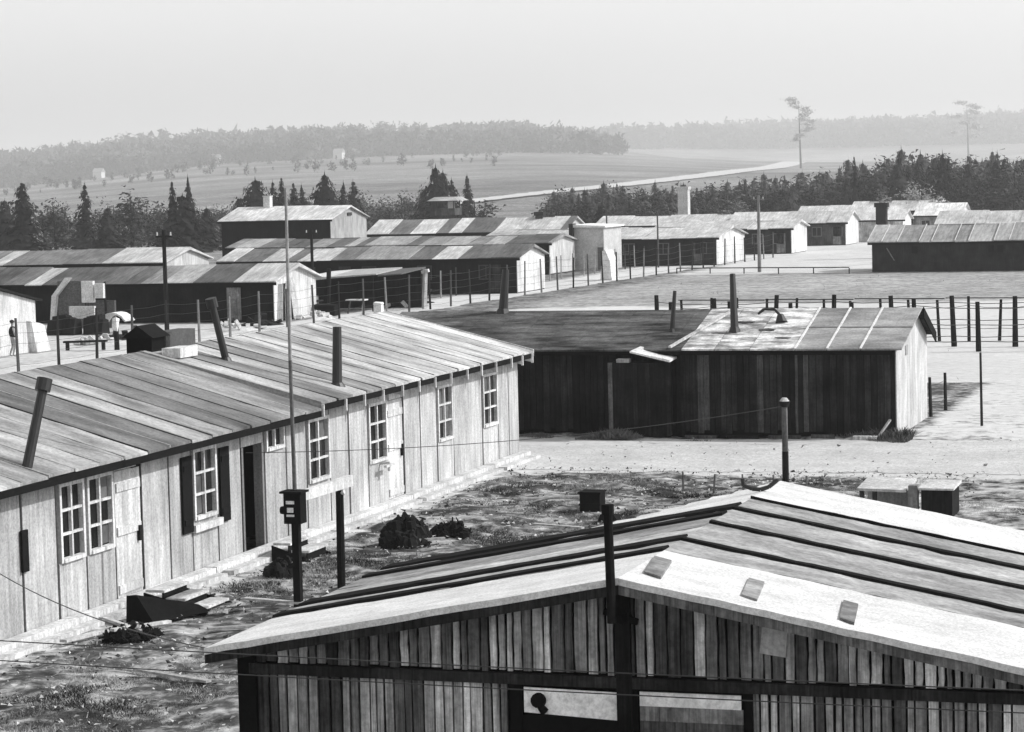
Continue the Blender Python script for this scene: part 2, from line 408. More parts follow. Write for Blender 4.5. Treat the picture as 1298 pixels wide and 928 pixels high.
    # lamp bracket under the window
    l = MB(); l.bar((BX, 57.0, 1.12), (BX + .28, 57.0, 1.16), .05, .05); l.box(BX + .22, 56.72, 1.06, BX + .3, 57.3, 1.12); l.box(BX + .23, 56.95, .95, BX + .29, 57.07, 1.06)
    l.build('bracket', 'plain', t, 0.6)
    # foundation boards
    y = 35.0; k = 0
    while y < 68.0:
        L = min(U(4.2, 6.8), 68.5 - y); o = U(-.012, .012)
        f = MB(); f.box(BX + .02, y + .01, 0.0, BX + .30 + o, y + L - .01, .17 + o); f.build('sill_board', 'painted_panel', t, U(0.6, 0.72))
        f = MB(); f.box(BX + .34 + o, y + .2, -.02, BX + .58 + o * 2, y + L - .05, .07 + o * .5); f.build('kerb_board', 'painted_panel', t, U(0.5, 0.66))
        y += L
    # roofs: felt strips running from ridge to eave, two heights
    for y0, y1, ze, zr, W in ((34.6, 52.42, 2.93, 4.22, 0.99), (52.42, 68.6, 3.06, 4.23, 0.975)):
        sl_ = (zr - ze) / (EX - RX)
        n = round((y1 - y0) / W); W = (y1 - y0) / n
        for i in range(n):
            a = y0 + i * W; b = a + W
            if y0 < 40:
                g0 = 0.42 + U(-.06, .06)
                if 42.8 < a < 44.8 or 47.3 < a < 50.4: g0 = U(0.17, 0.24)
                elif 44.8 < a < 47.3: g0 = U(0.36, 0.42)
                elif a > 50.4: g0 = U(0.3, 0.5)
            else:
                g0 = U(0.42, 0.56)
                if i in (1, 3): g0 = 0.26
                if i >= n - 3: g0 = 0.6
            lift = U(0, 0.012)
            for side in (1, -1):
                s = MB(); xe = EX if side == 1 else 2 * RX - EX
                m = 9; ja = [.012 + U(-.012, .02) for _ in range(m + 1)]; jb = [.012 + U(-.012, .02) for _ in range(m + 1)]; jz = [lift + U(-.007, .012) for _ in range(m + 1)]
                xs = [RX + (xe - RX) * q / m for q in range(m + 1)]; zs = [zr + (ze - zr) * q / m + jz[q] for q in range(m + 1)]
                xs[-1] += U(-.02, .03) * side
                for q in range(m):          # wavy, uneven felt
                    s.hexa([(xs[q], a + ja[q], zs[q] - .05), (xs[q+1], a + ja[q+1], zs[q+1] - .05), (xs[q+1], b - jb[q+1], zs[q+1] - .05), (xs[q], b - jb[q], zs[q] - .05)],
                           [(xs[q], a + ja[q], zs[q]), (xs[q+1], a + ja[q+1], zs[q+1]), (xs[q+1], b - jb[q+1], zs[q+1]), (xs[q], b - jb[q], zs[q])])
                s.build('roof_strip', 'roof_felt', t, g0)
                bt = MB()
                bt.hexa([(RX, a - .022, zr - .03), (xe, a - .022, ze - .03), (xe, a + .022, ze - .03), (RX, a + .022, zr - .03)],
                        [(RX, a - .022, zr + .02), (xe, a - .022, ze + .02), (xe, a + .022, ze + .02), (RX, a + .022, zr + .02)])
                bt.build('roof_batten', 'plain', t, random.choice([0.04, 0.08, 0.26, 0.34, 0.3]) if y0 < 40 else random.choice([0.04, 0.06, 0.1, 0.3]))
        d = MB(); d.box(EX - .05, y0 + .003, ze - .19, EX + .012, y1 - .003, ze - .055); d.build('fascia', 'plain', t, 0.018)
        d = MB(); d.hexa([(RX, y0 + .02, zr - .13), (EX - .06, y0 + .02, ze - .13), (EX - .06, y1 - .02, ze - .13), (RX, y1 - .02, zr - .13)],
                         [(RX, y0 + .02, zr - .06), (EX - .06, y0 + .02, ze - .06), (EX - .06, y1 - .02, ze - .06), (RX, y1 - .02, zr - .06)])
        d.build('roof_boarding', 'plain', t, 0.1)
    MB().prism([(EX, 52.40, 3.05), (EX, 52.40, 2.86), (RX, 52.40, 4.15), (RX, 52.40, 4.2)], (0, .03, 0)).build('roof_step', 'plain', t, 0.35)
    MB().hexa([(RX, 68.605, 4.06), (EX, 68.605, 2.92), (EX, 68.65, 2.92), (RX, 68.65, 4.06)], [(RX, 68.605, 4.25), (EX, 68.605, 3.11), (EX, 68.65, 3.11), (RX, 68.65, 4.25)]).build('verge_board', 'painted_panel', t, 0.6)
    for y in bnd[15:]:
        r = MB(); r.bar((BX - .05, y, 2.93), (EX + .05, y, 2.83), .07, .13); r.bar((EX + .035, y, 3.02), (EX + .035, y, 2.74), .06, .05)
        r.build('rafter_end', 'painted_panel', t, 0.7)
    # stove pipes and the dark ventilator house on the ridge
    def pipe(b, tp, r, g, cap=True):
        p = MB(); p.tube(b, tp, r * 1.15, r, 12); o = p.build('stove_pipe', 'sheet_metal', t, g, False)
        bb = Vector(b); c = MB(); c.tube(bb + Vector((0, 0, -.12)), bb + Vector((0, 0, .06)), r * 2.4, r * 1.3, 12); c.build('flashing', 'sheet_metal', o, 0.03)
        if cap:
            q = Vector(tp); d = (q - bb).normalized(); c = MB(); c.tube(q - d * .2, q + d * .03, r * 1.7, r * 1.7, 12); c.build('cowl', 'sheet_metal', o, 0.02)
        return o
    pipe((-22.0, 39.62, 3.0), (-21.85, 40.15, 4.6), 0.085, 0.02)
    pipe((-22.15, 55.0, 3.24), (-22.15, 55.1, 4.62), 0.105, 0.02, False)
    pipe((-24.7, 54.3, 3.9), (-24.9, 54.0, 5.35), 0.08, 0.02)
    v = MB(); v.box(-26.5, 52.7, 3.9, -25.85, 53.4, 4.55); o = v.build('ridge_ventilator', 'plain', t, 0.014)
    v = MB(); v.prism([(-26.58, 52.6, 4.53), (-26.17, 52.6, 4.82), (-25.76, 52.6, 4.53)], (0, .95, 0)); v.build('cap', 'plain', o, 0.02)
    v = MB(); v.box(-26.35, 53.56, 4.1, -25.9, 55.2, 4.6); v.build('cap', 'plain', o, 0.09)
    v = MB(); v.box(-25.62, 52.75, 4.05, -25.15, 53.7, 4.28); v.build('pale_board', 'painted_panel', t, 0.75)
    return t
make_long_barrack()

# steps in front of the doors
def steps(y0, y1, n, label, g=0.6):
    t = empty('wooden_steps', (-21.2, (y0 + y1) / 2, 0)); tag(t, label, 'steps', 'wooden door steps')
    for i in range(n):
        x0 = -21.28 + i * 0.42; z = 0.36 - i * 0.15
        MB().box(x0, y0, z - .05, x0 + .4, y1, z).build('tread', 'painted_panel', t, g)
        MB().box(x0 + .33, y0 + .03, max(z - .22, -.02), x0 + .36, y1 - .03, z - .052).build('riser', 'plain', t, 0.02)
    for y in (y0 - .05, y1 + .01):
        MB().prism([(-21.3, y, -.03), (-21.3, y, .31), (-21.25 + n * .42, y, .31 - n * .15), (-21.25 + n * .42, y, -.03)], (0, .04, 0)).build('stringer', 'plain', t, 0.016)
    return t
steps(42.75, 43.85, 3, 'low wooden steps below the closed pale door of the long barrack')
steps(48.9, 50.0, 2, 'short wooden steps below the open dark doorway of the long barrack')
b = MB(); b.hexa([(-20.9, 41.15, 0), (-20.35, 41.2, 0), (-19.9, 42.7, 0), (-20.6, 42.65, 0)], [(-20.95, 41.3, .5), (-20.75, 41.3, .52), (-20.1, 42.6, .14), (-20.5, 42.6, .2)])
thing('tipped_trough', b, 'plain', 0.013, 'black tipped trough lying against the steps of the closed door', 'trough')
def plank(p0, p1, w, h, g, label):
    b = MB(); b.bar(p0, p1, w, h); return thing('loose_plank', b, 'painted_panel', g, label, 'plank', 'loose planks by the barrack')
plank((-21.0, 38.9, .09), (-20.6, 41.0, .05), .16, .05, 0.6, 'pale plank lying on the kerb left of the black trough')
plank((-20.4, 39.6, .18), (-19.9, 40.9, .12), .12, .05, 0.62, 'short pale plank crossing the scrap heap by the barrack')
plank((-20.9, 40.3, .25), (-20.0, 40.1, .06), .1, .05, 0.6, 'splintered pale plank propped on the scrap heap')
plank((-19.6, 43.6, .1), (-17.4, 43.2, .08), .14, .04, 0.5, 'long grey plank on the grass beyond the door steps')
plank((-19.2, 51.2, .12), (-18.4, 51.8, .1), .1, .06, 0.45, 'weathered plank end sticking out of the dark heap')

plank((-18.0, 49.2, .06), (-16.6, 49.9, .05), .13, .04, .42, 'grey plank lying on the grass between the posts and the crate')
plank((-17.2, 54.6, .06), (-15.9, 54.2, .05), .12, .04, .48, 'pale short plank on the grass before the dark crate')
plank((-19.0, 40.6, .07), (-17.2, 41.9, .05), .14, .04, .36, 'grey plank on the rough ground right of the scrap heap')
plank((-18.6, 36.9, .07), (-17.0, 36.3, .05), .12, .04, .4, 'grey plank on the dark ground at the bottom left')
plank((-18.9, 58.9, .06), (-17.6, 59.7, .05), .12, .04, .44, 'grey plank on the grass near the far end of the long barrack')

# ------------------------------------------------------------------ the plank-walled hut in the foreground
HX, HY0, HY1, HZ = -6.55, 23.5, 31.4, 4.06      # ridge x, front verge, rear verge, ridge height
HW, HS = 4.5, 0.19                              # half width to the eave, roof slope
def roofz(x): return HZ - HS * abs(x - HX)
def make_hut():
    t = empty('plank_hut', (HX, 27.4, 0)); tag(t, 'dark plank hut with banded felt roof and white verges in the foreground', 'hut')
    wy = 23.92
    w = MB(); w.prism([(HX - 4.15, wy + .06, 0), (HX + 4.15, wy + .06, 0), (HX + 4.15, wy + .06, roofz(HX + 4.15) - .14), (HX, wy + .06, HZ - .14), (HX - 4.15, wy + .06, roofz(HX - 4.15) - .14)], (0, .06, 0))
    wall = w.build('front_wall', 'plain', t, 0.012)
    def planks(lo, hi_fn, y, x0, x1, wmin, wmax, skip, tones):
        x = x0
        while x < x1 - .03:
            wd = min(U(wmin, wmax), x1 - x); gap = U(.003, .009)
            a, b = x + gap, x + wd - gap
            x += wd
            if skip and any(s0 < (a + b) / 2 < s1 for s0, s1 in skip): continue
            dy = U(0, .018); zt0, zt1 = hi_fn(a), hi_fn(b); z0 = lo + U(0, .03)
            n = 4; L = []; R_ = []
            for i in range(n + 1):
                f = i / n; L.append((a + U(0, .012), z0 + (zt0 - z0) * f)); R_.append((b - U(0, .012), z0 + (zt1 - z0) * f))
            m = MB()
            for i in range(n):
                m.poly([(L[i][0], y - dy, L[i][1]), (R_[i][0], y - dy, R_[i][1]), (R_[i+1][0], y - dy, R_[i+1][1]), (L[i+1][0], y - dy, L[i+1][1])])
                m.poly([(L[i][0], y - dy, L[i][1]), (L[i+1][0], y - dy, L[i+1][1]), (L[i+1][0], y + .03, L[i+1][1]), (L[i][0], y + .03, L[i][1])])
                m.poly([(R_[i][0], y - dy, R_[i][1]), (R_[i][0], y + .03, R_[i][1]), (R_[i+1][0], y + .03, R_[i+1][1]), (R_[i+1][0], y - dy, R_[i+1][1])])
            m.poly([(L[0][0], y - dy, L[0][1]), (L[0][0], y + .03, L[0][1]), (R_[0][0], y + .03, R_[0][1]), (R_[0][0], y - dy, R_[0][1])])
            xx = (a + b) / 2
            g = random.choices(tones, [5, 4, 4, 3, 2])[0] * U(.8, 1.2)
            if xx < HX: g *= 0.7 + 0.2 * (xx - (HX - 4.1)) / 4.1  # shade on the gable's left half put into plank tones, deeper leftward
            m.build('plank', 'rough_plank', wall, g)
    tones = [0.10, 0.22, 0.36, 0.52, 0.68]
    planks(2.99, lambda x: roofz(x) - .15, wy, HX - 4.1, HX + 4.1, .075, .145, None, tones)
    planks(0.05, lambda x: 2.87, wy + .015, HX - 4.1, HX + 4.1, .075, .145, [(-7.8, -5.36)], tones)
    # belt board, corner posts and king post
    MB().box(HX - 4.16, wy - .05, 2.875, HX + 4.16, wy + .03, 2.985).build('belt_board', 'rough_plank', t, 0.05)
    MB().box(HX - 4.3, wy - .03, 0, HX - 4.1, wy + .16, roofz(HX - 4.2) - .16).build('corner_post', 'plain', t, 0.012)
    MB().box(HX + 4.1, wy - .03, 0, HX + 4.3, wy + .16, roofz(HX + 4.2) - .16).build('corner_post', 'plain', t, 0.02)
    MB().box(-6.68, wy - .085, 2.3, -6.53, wy - .022, HZ - .2).build('king_post', 'rough_plank', t, 0.02)
    # side and rear walls of upright planks
    for sx in (-1, 1):
        y = wy + .16; x = HX + sx * 4.15
        while y < 28.9:
            MB().box(min(x, x + sx * .04), y + .01, 0.05, max(x, x + sx * .04), y + .42, roofz(x) - .14).build('side_plank', 'rough_plank', t, U(.05, .2)); y += .44
        MB().box(min(x - sx * .06, x - sx * .01), wy + .13, .02, max(x - sx * .06, x - sx * .01), 28.9, roofz(x) - .16).build('side_wall', 'plain', t, 0.02)
    w = MB(); w.prism([(HX - 4.15, 28.9, 0), (HX + 4.15, 28.9, 0), (HX + 4.15, 28.9, roofz(HX + 4.15) - .14), (HX, 28.9, HZ - .14), (HX - 4.15, 28.9, roofz(HX - 4.15) - .14)], (0, .06, 0))
    w.build('rear_wall', 'rough_plank', t, 0.1)
    # window openings under the belt: white sheet on the left, blind on the right
    for xa, xb in ((-7.82, -7.7), (-6.66, -6.48), (-5.38, -5.3)): MB().box(xa, wy - .021, 2.2, xb, wy + .05, 2.87).build('window_post', 'plain', t, 0.012)
    o = MB(); o.box(-7.7, wy - .01, 1.7, -6.70, wy + .03, 2.56); o.build('opening_fill', 'plain', t, 0.012)  # dark fill panel stands in for the shade inside the opening
    s = MB(); s.hexa([(-7.68, wy - .015, 2.585), (-6.69, wy - .015, 2.54), (-6.69, wy + .005, 2.54), (-7.68, wy + .005, 2.585)], [(-7.68, wy - .015, 2.845), (-6.69, wy - .015, 2.825), (-6.69, wy + .005, 2.825), (-7.68, wy + .005, 2.845)])
    sh = s.build('white_sheet', 'plain', t, 0.93)
    k = MB(); k.tube((-7.52, wy - .07, 2.72), (-7.52, wy - .01, 2.715), .075, .08, 12); k.tube((-7.5, wy - .05, 2.66), (-7.46, wy - .02, 2.60), .035, .05, 8); k.build('knob', 'plain', sh, 0.012)
    s = MB(); s.box(-6.46, wy - .012, 2.70, -5.42, wy + .01, 2.845); s.build('blind', 'plain', t, 0.85)
    s = MB(); s.box(-6.46, wy - .008, 2.55, -5.40, wy + .012, 2.698); s.build('blind_board', 'rough_plank', t, 0.25)
    s = MB(); s.box(-6.46, wy - .006, 1.6, -5.40, wy + .012, 2.548); s.build('opening_fill', 'rough_plank', t, 0.1)
    # pinned notice board on the right of the gable, hanging crooked
    s = MB(); s.hexa([(-5.22, wy - .04, 3.285), (-4.96, wy - .04, 3.25), (-4.96, wy - .025, 3.25), (-5.22, wy - .025, 3.285)], [(-5.18, wy - .04, 3.60), (-4.93, wy - .04, 3.56), (-4.93, wy - .025, 3.56), (-5.18, wy - .025, 3.60)])
    s.build('notice_board', 'painted_panel', t, 0.42)
    # dark scorch plate with bracket below the ridge
    s = MB(); s.tube((-6.64, wy - .1, 3.58), (-6.62, wy - .02, 3.62), .07, .12, 7); s.bar((-6.8, wy - .06, 3.66), (-6.45, wy - .06, 3.56), .05, .06); s.build('bracket', 'plain', t, 0.012)
    # roof: strips from ridge to eave
    seams = [(HY0, 25.37, 0.70), (25.37, 26.14, 0.38), (26.14, 27.47, 0.36), (27.47, 28.68, 0.4), (28.68, 29.62, 0.34), (29.62, HY1, 0.70)]
    seamsL = [(HY0, 25.26, 0.74), (25.26, 26.25, 0.46), (26.25, 27.2, 0.52), (27.2, 28.2, 0.34), (28.2, 29.2, 0.40), (29.2, HY1, 0.74)]
    skew = lambda x: HY1 - 2.2 * min((HX - x) / 2.2, 1) if x < HX else HY1      # the rear verge cuts back on the left
    for side, ss in ((1, seams), (-1, seamsL)):
        for i, (a, b, g) in enumerate(ss):
            s = MB(); m = 18; xe = HX + side * HW; b0 = b
            ja = [U(.0, .03) for _ in range(m + 1)]; jz = [0] + [U(-.006, .006) for _ in range(m)]
            for q in range(m):
                xa = HX + side * HW * q / m; xb = HX + side * HW * (q + 1) / m
                b = max(min(b0, skew((xa + xb) / 2)), a)
                if b - a < .05: continue
                za, zb = roofz(xa) + jz[q], roofz(xb) + jz[q + 1]; fa, fb = (a, a) if i == 0 else (a + ja[q], a + ja[q + 1])
                s.hexa([(xa, fa, za - .07), (xb, fb, zb - .07), (xb, b - .004, zb - .07), (xa, b - .004, za - .07)],
                       [(xa, fa, za), (xb, fb, zb), (xb, b - .004, zb), (xa, b - .004, za)])
            s.build('roof_strip', 'old_felt' if g < .6 else 'white_felt', t, g)
        for y, wd in ((26.14, .17), (27.47, .18), (28.68, .18), (29.62, .07)) if side == 1 else ((25.43, .34), (26.25, .46), (28.2, .36), (28.88, .56)):
            s = MB(); n = 22; wy_ = [U(-.02, .02) for _ in range(n + 1)]; ww = [wd / 2 * U(.8, 1.2) for _ in range(n + 1)]
            for q in range(n):
                xa = HX + side * HW * q / n; xb = HX + side * HW * (q + 1) / n; h = .03
                ya, yb2, ea, eb = y + wy_[q], y + wy_[q + 1], ww[q], ww[q + 1]
                s.hexa([(xa, ya - ea, roofz(xa) - .02), (xb, yb2 - eb, roofz(xb) - .02), (xb, yb2 + eb, roofz(xb) - .02), (xa, ya + ea, roofz(xa) - .02)],
                       [(xa, ya - ea * .7, roofz(xa) + h), (xb, yb2 - eb * .7, roofz(xb) + h), (xb, yb2 + eb * .7, roofz(xb) + h), (xa, ya + ea * .7, roofz(xa) + h)])
            s.build('tar_batten', 'plain', t, 0.016)
        f = MB(); xe = HX + side * HW
        f.hexa([(HX, HY0 + .02, HZ - .17), (xe, HY0 + .02, roofz(xe) - .17), (xe, HY0 + .07, roofz(xe) - .17), (HX, HY0 + .07, HZ - .17)],
               [(HX, HY0 + .02, HZ - .072), (xe, HY0 + .02, roofz(xe) - .072), (xe, HY0 + .07, roofz(xe) - .072), (HX, HY0 + .07, HZ - .072)])
        f.build('verge_board', 'rough_plank', t, 0.05 if side == -1 else 0.14)
        f = MB(); f.hexa([(HX, HY0 + .08, HZ - .13), (xe, HY0 + .08, roofz(xe) - .13), (xe, 29.1, roofz(xe) - .13), (HX, 29.1, HZ - .13)],
               [(HX, HY0 + .08, HZ - .075), (xe, HY0 + .08, roofz(xe) - .075), (xe, 29.1, roofz(xe) - .075), (HX, 29.1, HZ - .075)])
        f.build('roof_boarding', 'plain', t, 0.06)
    for x, y, r, pg in ((-6.38, 24.4, .095, .26), (-5.38, 24.33, .085, .34), (-4.4, 24.25, .078, .22)):
        s = MB()
        s.hexa([(x - r + .07, y - .42, roofz(x - r) - .005), (x + r + .07, y - .5, roofz(x + r) - .02), (x + r - .05, y + .42, roofz(x + r) - .02), (x - r - .05, y + .46, roofz(x - r) - .005)],
               [(x - r + .07, y - .42, roofz(x - r) + .012), (x + r + .07, y - .5, roofz(x + r) + .012), (x + r - .05, y + .42, roofz(x + r) + .034), (x - r - .05, y + .46, roofz(x - r) + .034)])
        s.build('felt_patch', 'old_felt', t, pg)
    # mast on the gable and curved ridge piece at the far end
    s = MB(); s.tube((-6.6, 23.44, 3.62), (-6.62, 23.44, 4.78), .048, .045, 10); s.tube((-6.62, 23.44, 4.7), (-6.62, 23.44, 4.8), .062, .062, 10); s.build('mast', 'bark', t, 0.02)
    s = MB(); pts = [(-6.8, 30.3, 4.22), (-6.79, 30.3, 4.13), (-6.68, 30.3, 4.09), (-6.58, 30.32, 4.08), (-6.48, 30.35, 4.11), (-6.38, 30.4, 4.19)]
    for p, q in zip(pts[:-1], pts[1:]): s.tube(p, q, .028, .026, 8)
    s.build('ridge_iron', 'sheet_metal', t, 0.02)
    return t
make_hut()

# ------------------------------------------------------------------ the tarred shed across the road
def make_shed():
    t = empty('tarred_shed', (-18, 77.6, 0)); tag(t, 'long black tarred plank shed with a bright gable end across the pale road', 'shed')
    y0, y1, ze, zr, yr = 74.6, 80.8, 2.68, 3.68, 78.5
    xl, xm, xr = -29, -18.55, -12.0
    MB().box(xl + .1, y0 + .06, 0, xr - .06, y1 - .06, ze - .1).build('inner_wall', 'plain', t, 0.012)
    x = xl
    while x < xr - .05:
        w = min(U(.16, .24), xr - x); d = U(0, .02)
        g = random.choice([.02, .026, .034, .042, .055, .065]) * (1 if x > -18.5 else .5)
        MB().box(x + .008, y0 - d, U(.05, .2), x + w - .008, y0 + .04, ze - .04).build('plank', 'dark_plank', t, g); x += w
    MB().box(-18.62, y0 - .05, 0, -18.5, y0 - .022, ze).build('corner_post', 'dark_plank', t, 0.03)
    MB().box(-15.05, y0 - .05, 0.1, -14.97, y0 - .022, ze).build('corner_post', 'dark_plank', t, 0.07)
    g = MB(); g.prism([(xr - .05, y0, 0), (xr - .05, y1, 0), (xr - .05, y1, 2.72), (xr - .05, yr, zr - .08), (xr - .05, y0, ze - .06)], (.05, 0, 0)); g.build('gable_core', 'plain', t, 0.3)
    y = y0
    while y < y1 - .02:
        w = min(.52, y1 - y)
        zt = lambda q: (ze + (zr - ze) * (q - y0) / (yr - y0) if q < yr else zr + (2.78 - zr) * (q - yr) / (y1 - yr)) - .09
        MB().hexa([(xr + .004, y + .006, 0), (xr + .03, y + .006, 0), (xr + .03, y + w - .006, 0), (xr + .004, y + w - .006, 0)],
                  [(xr + .004, y + .006, zt(y)), (xr + .03, y + .006, zt(y)), (xr + .03, y + w - .006, zt(y + w)), (xr + .004, y + w - .006, zt(y + w))]).build('gable_board', 'painted_panel', t, U(.56, .62)); y += w
    MB().box(xr + .031, 76.3, 2.35, xr + .05, 76.75, 2.65).build('gable_vent', 'plain', t, 0.3)
    MB().box(xl, y1 - .05, 0, xr - .06, y1, 2.75).build('rear_wall', 'dark_plank', t, 0.02)
    # roof: black ragged felt on the left, pale sheets on the right
    def sl(xa, xb, ya, za, yb, zb, g, mat, nm, th=.05):
        MB().hexa([(xa, ya, za - th), (xb, ya, za - th), (xb, yb, zb - th), (xa, yb, zb - th)], [(xa, ya, za), (xb, ya, za), (xb, yb, zb), (xa, yb, zb)]).build(nm, mat, t, g)
    fz = lambda y: ze + (zr - ze) * (y - (y0 - .25)) / (yr - (y0 - .25))
    x = xl - .2
    while x < xm - .02:
        w = min(1.02, xm - x); sl(x + .006, x + w - .006, y0 - .25, ze, yr, zr, U(.061, .068), 'roof_tar', 'roof_strip'); x += w
    pal = [(-18.54, -17.5, .62, 'roof_ragged'), (-17.5, -16.4, .6, 'roof_ragged'), (-16.4, -15.0, .64, 'roof_ragged'), (-15.0, -14.02, .40, 'roof_felt'), (-14.02, -13.0, .44, 'roof_felt'), (-13.0, -11.75, .40, 'roof_felt')]
    for a, b, g, m in pal:
        sl(a + .012, b - .012, y0 - .28, ze + .02, yr, zr + .02, g, m, 'roof_sheet')
        if a > -15.1: sl(a - .03, a + .03, y0 - .28, ze + .05, yr, zr + .05, .72, 'plain', 'roof_seam', .04)
    sl(-15.0, -11.75, 76.4, fz(76.4) + .042, 76.5, fz(76.5) + .042, .2, 'plain', 'roof_lap', .02)
    sl(xl - .2, xr + .25, yr + .01, zr - .01, y1 + .35, 2.72, .06, 'roof_ragged', 'rear_roof')
    MB().hexa([(xr + .26, yr, zr - .3), (xr + .3, yr, zr - .3), (xr + .3, y1 + .35, 2.42), (xr + .26, y1 + .35, 2.42)], [(xr + .26, yr, zr + .03), (xr + .3, yr, zr + .03), (xr + .3, y1 + .35, 2.75), (xr + .26, y1 + .35, 2.75)]).build('verge_board', 'plain', t, 0.015)
    MB().bar((-18.9, y0 - .28, ze + .08), (-17.75, yr - .3, zr + .0), .1, .06).build('roof_batten', 'painted_panel', t, 0.6)
    MB().box(xl, y0 - .24, ze - .17, xr, y0 - .19, ze - .055).build('fascia', 'plain', t, 0.012)
    # pale torn patches and scraps on the roof
    for (x, y, w, d, g) in [(-22.6, 76.9, 1.9, .28, .35), (-22.2, 76.2, 1.2, .35, .22), (-24.3, 76.0, 2.2, .12, .25), (-20.3, 77.2, .9, .2, .16), (-21.3, 75.4, 1.6, .16, .3), (-25.4, 75.2, 1.3, .14, .28), (-19.5, 74.75, 1.0, .12, .4),
                            (-23.4, 74.7, 1.1, .1, .4), (-20.9, 74.6, .8, .1, .45), (-17.2, 77.0, .8, .16, .06), (-16.3, 76.2, .6, .2, .08), (-17.6, 75.9, .7, .12, .1), (-15.6, 75.4, .5, .1, .1)]:
        if g > .15: continue
        pts = []
        n = 14; d *= .7
        g = g if g < .15 else g * .55
        for i in range(n):
            a = 2 * math.pi * i / n; q = U(.65, 1.2); px = x + math.cos(a) * w / 2 * q; py = min(max(y + math.sin(a) * d * q, y0 - .2), yr - .05)
            pts.append((px, py, fz(py) + .028))
        m = MB(); m.prism(pts, (0, 0, .012)); m.build('torn_patch', 'roof_ragged', t, g)
    # porch with a pale tilted canopy
    MB().box(-20.75, y0 - .55, 0, -18.9, y0 - .03, 2.3).build('porch', 'dark_plank', t, 0.02)
    for x, g in ((-20.8, .08), (-20.0, .03), (-19.6, .03), (-18.95, .03)):
        MB().box(x, y0 - .6, 0.05, x + .13, y0 - .552, 2.3).build('porch_post', 'dark_plank', t, g)
    MB().hexa([(-20.05, y0 - .75, 2.62), (-18.78, y0 - .8, 2.33), (-18.75, y0 + .1, 2.4), (-19.9, y0 + .0, 2.72)], [(-20.05, y0 - .75, 2.67), (-18.78, y0 - .8, 2.40), (-18.75, y0 + .1, 2.47), (-19.9, y0 + .0, 2.77)]).build('porch_canopy', 'painted_panel', t, 0.8)
    MB().box(-20.5, y0 - .68, 2.31, -20.1, y0 - .4, 2.42).build('porch_lintel', 'painted_panel', t, 0.4)
    # low bank boards at the foot
    for i in range(7):
        x = -21 + i * 1.3; MB().box(x, y0 - .5 - U(0, .3), -.02, x + U(.6, 1.2), y0 - .42, U(.05, .12)).build('foot_board', 'dark_plank', t, random.choice([.03, .06, .4]))
    MB().bar((-12.5, y0 - .5, 0), (-12.15, y0 - .15, .55), .08, .05).build('prop_board', 'painted_panel', t, 0.6)
    # stove pipes
    for b, tp, r in (((-25.6, 78.4, 3.55), (-25.5, 78.5, 5.05), .14), ((-19.3, 76.2, 3.0), (-19.2, 76.3, 4.4), .07), ((-17.25, 76.1, 3.05), (-17.38, 76.5, 4.9), .11)):
        o = MB().tube(b, tp, r * 1.2, r * .8, 10).build('stove_pipe', 'sheet_metal', t, 0.016)
        bb = Vector(b); MB().tube(bb - Vector((0, 0, .15)), bb + Vector((0, 0, .22)), r * 2.6, r * 1.2, 10).build('flashing', 'sheet_metal', o, 0.016)
    m = MB(); pts = [(-16.75, 77.3, 3.6), (-16.55, 77.25, 3.75), (-16.2, 77.2, 3.74), (-16.0, 77.1, 3.55)]
    for p, q in zip(pts[:-1], pts[1:]): m.tube(p, q, .04, .05, 8)
    m.tube((-16.0, 77.1, 3.58), (-15.95, 77.0, 3.33), .1, .2, 10); m.build('bent_pipe', 'sheet_metal', t, 0.018)
    return t
make_shed()

